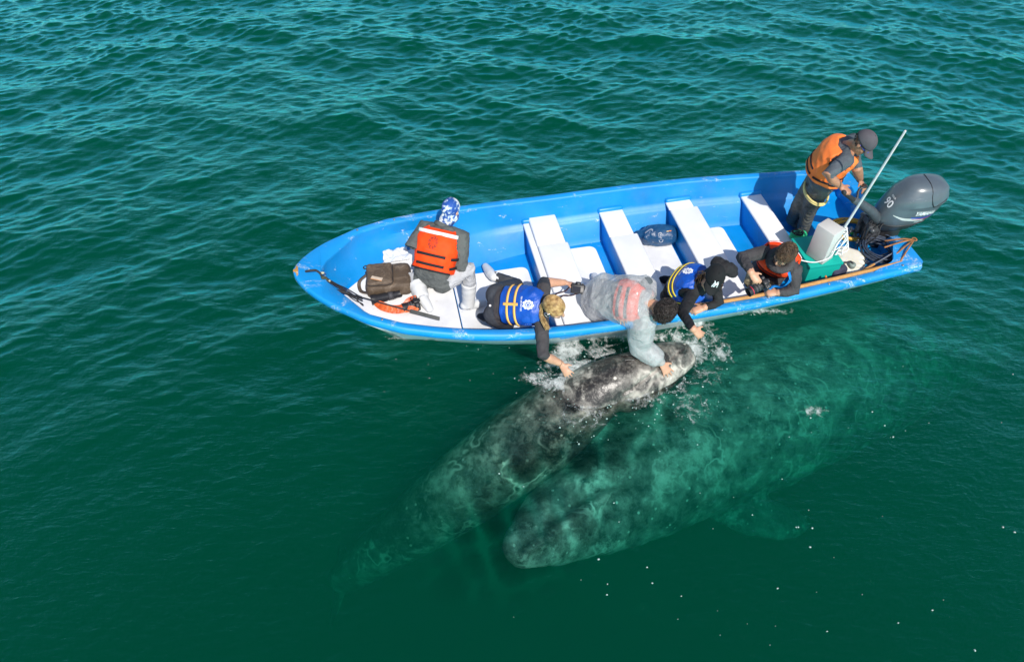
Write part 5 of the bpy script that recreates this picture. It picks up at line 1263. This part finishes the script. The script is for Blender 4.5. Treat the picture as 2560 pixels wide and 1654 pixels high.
mk('trim', g_tube(spline([P(2066, 697, .50), P(2064, 690, .5), P(2068, 700, .46)], 8), .010, 6), plain('orange_plug2', (.9, .22, .03), .5, .1, 20, 0), bg)
g = Geo(); g.add(g_ell(P(1996, 588, .45), np.array([A(.10, .03, 0), A(-.03, .06, 0), A(0, 0, .05)]), 20, 12)); v, f, nn = voxel(g, .01, 3); v = v + nn * (.010 * snoise(v, 18, 6))[:, None]
tag(mk('net_bag', (v, f), plain('bright_green_net', (.02, .50, .20), .7, .2, 30, .5, 120), base=P(1996, 588, .40)), 'bright green bag behind the teal box at the boatman feet', 'bag')
coil('cord_coil', P(1995, 583, .52), .05, 3, .006, M_RUBBER, 'small dark cord looped on the green bag', 'cord', 12, (1, .7), .2, .008)

DZ = DECK_Z - .385
def PD(px, py, z): return P(px, py, z + DZ)
# ------------------------------------------------------------------ cameras
def camera_thing(label, c, look, up, lens=.13, lr=.038, red=False, lens_parts=True):
    """body with grip and prism hump; look is the way the lens points"""
    f = nrm(look); u = nrm(up - f * (np.asarray(up) @ f)); r = np.cross(f, u); M = np.stack([r, f, u], 1)
    o = thing('camera', label, 'camera', c); q = lambda x, y, z: c + M @ A(x, y, z)
    g = Geo(); g.add(g_box(c, (.135, .05, .09), M, .012, 3)); g.add(g_box(q(.052, .022, -.003), (.034, .05, .088), M, .014, 3)); g.add(g_box(q(0, .004, .052), (.055, .055, .035), M, .012, 3)); g.add(g_box(q(0, -.03, .048), (.034, .02, .024), M, .006))
    mk('body', g, M_BLACK, o, auto=40)
    mk('screen', g_box(q(-.01, -.0265, -.006), (.078, .003, .054), M, .001), M_GLASS, o, False)
    for x_ in (.045, -.047): mk('dial', g_lathe([(.001, .010), (.012, .010), (.013, 0), (.001, 0)], q(x_, 0, .046), M, 14), plain('dial_grey', (.10, .10, .10), .4, .2, 60, .2, 200), o)
    MLx = np.stack([r, u, f], 1)
    L = mk('lens', g_lathe([(.002, .02), (lr * .86, .02), (lr * .86, .035), (lr * .96, .04), (lr * .96, lens * .45), (lr, lens * .5), (lr, lens * .85), (lr * 1.06, lens * .9), (lr * 1.10, lens + .03), (lr * 1.02, lens + .03), (lr * .92, lens), (.002, lens - .01)], q(0, 0, -.006), MLx, 28), M_BLACK, o, auto=35)
    ring = Geo()
    for y0 in (.42, .62): ring.add(g_lathe([(lr * .99, lens * y0), (lr * 1.035, lens * y0), (lr * 1.035, lens * (y0 + .10)), (lr * .99, lens * (y0 + .10))], q(0, 0, -.006), MLx, 28))
    mk('focus_ring', ring, plain('ribbed_grey', (.05, .052, .055), .6, .3, 90, .6, 220), L, auto=35)
    mk('glass', g_lathe([(.002, lens + .002), (lr * .5, lens - .001), (lr * .9, lens - .008)], q(0, 0, -.006), MLx, 24), M_GLASS, L)
    if red: mk('red_ring', g_lathe([(lr * 1.07, lens * .93), (lr * 1.10, lens * .93), (lr * 1.10, lens * .93 + .006), (lr * 1.07, lens * .93 + .006)], q(0, 0, -.006), MLx, 28), plain('red_ring_paint', (.6, .02, .06), .4, .05, 20, 0), L)
    return o, q
cb, q = camera_thing('small black camera held over the white seat by the blond person', P(1444, 722, .64), A(.05, .55, -.62), A(.10, .72, .66), .09, .037)
mk('strap', g_ribbon(spline([q(-.07, 0, .03), P(1413, 727, .60), P(1390, 735, .58), P(1380, 752, .62), P(1376, 764, .74)], 24), .014), cloth('dark_red_strap', (.05, .015, .015), .8, .3, .2, 60), cb)
mk('strap', g_ribbon(spline([q(.07, 0, .0), P(1430, 738, .56), P(1410, 738, .55), P(1396, 748, .60), P(1384, 764, .74)], 24), .014), cloth('dark_red_strap2', (.05, .015, .015), .8, .3, .2, 60), cb)
ce, q = camera_thing('black camera with red ringed zoom lens held by the photographer', P(1910, 709, e_cam_z := .86), A(-.88, -.42, -.22), A(.25, -.30, .92), .145, .042, True)
mk('strap', g_ribbon(spline([q(-.07, 0, .03), P(1935, 715, .80), P(1958, 716, .85), P(1975, 700, .98), P(1972, 680, 1.05)], 24), .030), cloth('blue_strap', (.01, .22, .62), .7, .1, .2, 60), ce)
cf_, q = camera_thing('black camera with a rust orange strap lying on the foredeck', PD(1041, 758, .465), A(-.86, -.35, -.05), A(.1, -.2, .97), .11, .042)
t = NT('orange_satin'); t.l(t.ramp(t.noise(9, 4), [(.3, (.42, .05, .012)), (.7, (.80, .17, .03))]), t.b.inputs['Base Color']); t.b.inputs['Roughness'].default_value = .35; t.l(t.bump(t.noise(20, 4), .5, .02), t.b.inputs['Normal']); M_SATIN = t.m
mk('strap', g_ribbon(spline([PD(1040, 741, .53), PD(1022, 748, .50), PD(1012, 760, .47), PD(1000, 768, .44), PD(975, 768, .43), PD(958, 762, .46), PD(944, 757, .47), PD(940, 754, .45)], 40), np.interp(np.linspace(0, 1, 50), [0, .3, .5, 1], [.03, .05, .055, .06])[:len(spline([A(0, 0, 0)] * 8, 40))], A(.2, -.5, .8)), M_SATIN, cf_, False)
mk('strap', g_ribbon(spline([PD(939, 755, .46), PD(955, 768, .46), PD(985, 776, .45), PD(1010, 774, .46), PD(1030, 772, .47), PD(1044, 778, .46)], 40), .06, A(.1, -.6, .75)), M_SATIN, cf_, False)
lz = PD(968, 741, .47); ld_ = nrm(PD(942, 748, .46) - PD(1000, 735, .46)); s_ = nrm(np.cross(ld_, A(0, 0, 1))); u_ = np.cross(s_, ld_); ML = np.stack([s_, u_, ld_], 1)
tl = thing('telephoto_lens', 'long black camera lens lying against the brown bag', 'lens', lz)
mk('barrel', g_lathe([(.002, -.13), (.034, -.13), (.034, -.09), (.040, -.08), (.040, 0), (.045, .01), (.045, .10), (.052, .11), (.052, .16), (.047, .16), (.044, .11), (.002, .10)], lz, ML, 28), M_BLACK, tl, auto=35)
mk('ring', g_lathe([(.040, -.06), (.0425, -.06), (.0425, -.01), (.040, -.01)], lz, ML, 28), plain('ribbed_grey2', (.05, .05, .055), .6, .3, 90, .6, 220), tl)
mk('body', g_box(P(1002, 736, .46), (.14, .06, .09), np.stack([nrm(A(.1, 1, 0)), ld_, A(0, 0, 1)], 1), .014, 3), M_BLACK, tl, auto=40)

# ------------------------------------------------------------------ gear forward
t = NT('waxed_brown_canvas'); st = t.ramp(t.noise(7, 8, .75, None, 1.4), [(.46, (.085, .058, .036)), (.60, (.15, .11, .075)), (.70, (.27, .215, .16))]); t.l(st, t.b.inputs['Base Color']); t.b.inputs['Roughness'].default_value = .7; t.l(t.bump(t.noise(10, 6, .6, None, 1), .5, .02), t.b.inputs['Normal']); M_CANVAS = t.m
kc = PD(973, 702, .47); ky = R(8); RK = rotz(ky)
pk = thing('backpack', 'scuffed brown canvas backpack lying on the white foredeck', 'backpack', A(kc[0], kc[1], DECK_Z + .02))
def soft(g, vox, amp, fr, seed, sm=5):
    v, f, nn = voxel(g, vox, sm); return v + nn * (amp * snoise(v, fr, seed))[:, None], f
g = Geo(); g.add(g_box(kc + A(0, 0, .01), (.44, .34, .17), RK, .045, 3)); mk('main_pouch', soft(g, .011, .010, 8, 3), M_CANVAS, pk)
g = Geo(); g.add(g_box(kc + RK @ A(-.08, -.01, .105), (.255, .295, .075), RK, .030, 3)); mk('front_pocket', soft(g, .010, .006, 11, 4), M_CANVAS, pk)
ez = kc + RK @ A(-.08, -.01, .118)
loop = round_poly([(-.128, -.148), (.128, -.148), (.128, .148), (-.128, .148)], .05); mk('zip', g_tube(spline([ez + RK @ A(x, y, -.008) for x, y in loop], 80, True), .004, 5), M_RUBBER, pk)
mk('label_patch', g_box(kc + RK @ A(-.105, -.095, .1475), (.115, .035, .003), RK @ rotz(R(-24)), .001), plain('cream_patch', (.55, .44, .33), .7, .1, 20, 0), pk, False)
mk('label_stripe', g_box(kc + RK @ A(-.112, -.115, .147), (.115, .006, .003), RK @ rotz(R(-24)), .001), plain('orange_stripe', (.65, .28, .10), .7, .1, 20, 0), pk, False)
mk('shoulder_strap', g_ribbon(spline([kc + RK @ A(-.22, .10, .02), kc + RK @ A(-.30, .06, -.03), kc + RK @ A(-.29, -.05, -.05), kc + RK @ A(-.21, -.12, -.02)], 20), .035), M_CANVAS, pk)
mk('buckle', g_tube(spline([kc + RK @ A(-.215, .15, .0) + A(math.cos(u) * .018, math.sin(u) * .018, 0) for u in np.linspace(0, 6.28, 9)], 18), .006, 6), M_BLACK, pk)
# black pole along the near side with folded legs and a thick grip
mp0, mp1 = P(829, 722, .76), P(1098, 797, .60)
mo = thing('monopod', 'long thin black pole lying along the near side of the bow', 'pole', (mp0 + mp1) / 2); dm = mp1 - mp0
mk('grip', g_tube([mp0, mp0 + dm * .16], [.012, .014], 12), M_RUBBER, mo); mk('shaft', g_tube([mp0 + dm * .14, mp0 + dm * .78], .0065, 10), M_BLACK, mo)
for o in (-.016, 0, .016): mk('leg', g_tube([mp0 + dm * .74 + A(0, o, 0), mp1 + A(0, o, .004)], .007, 8), plain('grey_leg_tube', (.08, .085, .08), .4, .2, 30, .1, 60), mo)
hd = thing('grip_handle', 'dark grey foam grip lying at the far edge of the white foredeck', 'handle', P(899, 664, DECK_Z + .03)); mk('foam', g_tube([P(883, 678, DECK_Z + .04), P(921, 651, DECK_Z + .04)], .022, 12, False), plain('grey_foam', (.10, .10, .095), .85, .2, 30, .5, 120), hd)
mk('hook', g_tube(spline([PD(914, 668, .44) + A(math.cos(u) * .022, math.sin(u) * .022, 0) for u in np.linspace(0, 5, 9)], 18), .007, 6), M_BLACK, hd)
# bow line
pts = [P(765, 678, .965), P(778, 676, .985), P(790, 676, .97), P(801, 684, .93), P(808, 696, .88), P(822, 702, .83), P(838, 710, .78), P(850, 716, .72), P(866, 732, .66), P(880, 738, .62), P(905, 745, .58)]
rope = thing('bow_rope', 'black mooring line knotted through the bow of the blue boat', 'rope', pts[3]); mk('line', g_tube(spline(pts, 60), .011, 8), M_RUBBER, rope)
g = Geo()
for j in range(3): g.add(g_tube(spline([P(806, 694, .90), P(824 + 3 * j, 700 + 5 * j, .84), P(846, 712 + 4 * j, .76), P(868 + 6 * j, 722 + 8 * j, .68), P(895 + 5 * j, 738 + 12 * j, .62), P(904, 742 + 8 * j, .60), P(880, 738 + 4 * j, .63), P(846, 716, .74)], 50), .0055, 6))
mk('loops', g, M_RUBBER, rope)
g = Geo()
for q_ in ((808, 694, .90), (814, 697, .88), (819, 701, .86)): g.add(g_ell(P(*q_), np.eye(3) * .022, 12, 8))
mk('knot', g, plain('dark_green_rope', (.05, .055, .03), .8, .4, 60, .5, 150), rope); g = Geo()
for q_ in ((806, 682, .93), (812, 704, .87), (822, 702, .86)): g.add(g_ell(P(*q_), np.array([A(.02, 0, 0), A(0, .012, 0), A(0, 0, .012)]), 10, 8))
mk('cork', g, plain('cream_cork', (.5, .45, .3), .8, .2, 40, .2, 100), rope)
# rag on the foredeck and dry bag amidships
rx, ry = np.meshgrid(np.linspace(-.13, .13, 26), np.linspace(-.09, .09, 20)); cR = P(990, 641, DECK_Z + .045)
V = np.stack([rx.ravel(), ry.ravel(), np.zeros(rx.size)], 1); V[:, 2] = .02 + .022 * snoise(V, 22, 3, 3); V[:, :2] += .01 * snoise(V, 30, 4)[:, None]
i_ = np.arange(rx.size).reshape(rx.shape); f = np.stack([i_[:-1, :-1], i_[:-1, 1:], i_[1:, 1:], i_[1:, :-1]], -1).reshape(-1, 4)
rag = mk('rag', (V @ rotz(R(15)).T + cR, f), cloth('white_rag', (.72, .73, .74), .9, .06, .4, 20), base=cR); tag(rag, 'crumpled white rag behind the brown backpack', 'rag'); rag.modifiers.new('s', 'SOLIDIFY').thickness = .004
t = NT('navy_dry_bag'); t.l(t.ramp(t.noise(6, 4), [(.3, (.008, .05, .13)), (.7, (.015, .085, .20))]), t.b.inputs['Base Color']); t.b.inputs['Roughness'].default_value = .3; t.l(t.bump(t.noise(8, 5, .6, None, 1.5), .6, .03), t.b.inputs['Normal'])
d0, d1 = P(1598, 588, .23), P(1668, 588, .25)
db = thing('dry_bag', 'navy blue waterproof bag with an orange tag between the seats', 'bag', (d0 + d1) / 2 - A(0, 0, .1)); g = Geo(); g.add(g_tube([d0, d0 * .75 + d1 * .25, d0 * .3 + d1 * .7, d1], [.055, .105, .125, .12], 22)); dv = nrm(d1 - d0)
v, f, nn = voxel(g, .011, 3); x_ = (v - d0) @ dv; v = v + nn * ((.016 * snoise(v, 9, 3) + .010 * snoise(v, 24, 4)) * np.clip(1.2 - x_ / .3, .2, 1))[:, None]
v[:, 2] = np.maximum(v[:, 2], SOLE_Z + .014); mk('body', (v, f), t.m, db)
DBV = BVHTree.FromPolygons([tuple(q) for q in v], f)
def on_bag(px, py, lift=.004):
    d = ray(px, py); h = DBV.ray_cast(Vector(CAMP), Vector(nrm(d))); return None if h[0] is None else np.array(h[0]) - nrm(d) * lift
def bag_patch(x0, y0, x1, y1, sk, m, nm):
    gx = [[on_bag(x0 + (x1 - x0) * i / 5 + sk * j / 5, y0 + (y1 - y0) * j / 5) for i in range(6)] for j in range(6)]
    if all(p is not None for r_ in gx for p in r_): mk(nm, g_loft([np.array(r_) for r_ in gx], cap=False, closed_ring=False), m, db)
bag_patch(1665, 579, 1671, 577, 3, plain('cream_tag', (.85, .62, .25), .5, .05, 20, 0), 'tag'); bag_patch(1671, 578, 1677, 576, 3, plain('orange_tag', (.9, .25, .02), .5, .05, 20, 0), 'tag')
for r_ in ((1646, 585, 1655, 583, 0), ):
    fr2 = [on_bag(*q) for q in ((1646, 585), (1654, 583), (1657, 602), (1649, 604))]
    if all(p is not None for p in fr2): mk('label', g_tube(spline(fr2, 24, True), .0022, 4), M_WPRINT, db); 
    ln = [[on_bag(1649 + i * .8, 588 + i * 3.6), on_bag(1653 + i * .7, 587 + i * 3.6)] for i in range(4)]
    g = Geo(); [g.add(g_tube(q, .002, 4)) for q in ln if all(p is not None for p in q)]; g.n and mk('label_print', g, M_WPRINT, db)
mk('handle', g_ribbon(spline([on_bag(1612, 582) if on_bag(1612, 582) is not None else d0, (d0 + A(.12, -.05, .13)), on_bag(1634, 606) if on_bag(1634, 606) is not None else d1], 16), .022), plain('grey_webbing', (.22, .26, .34), .6, .1, 40, .2, 100), db)
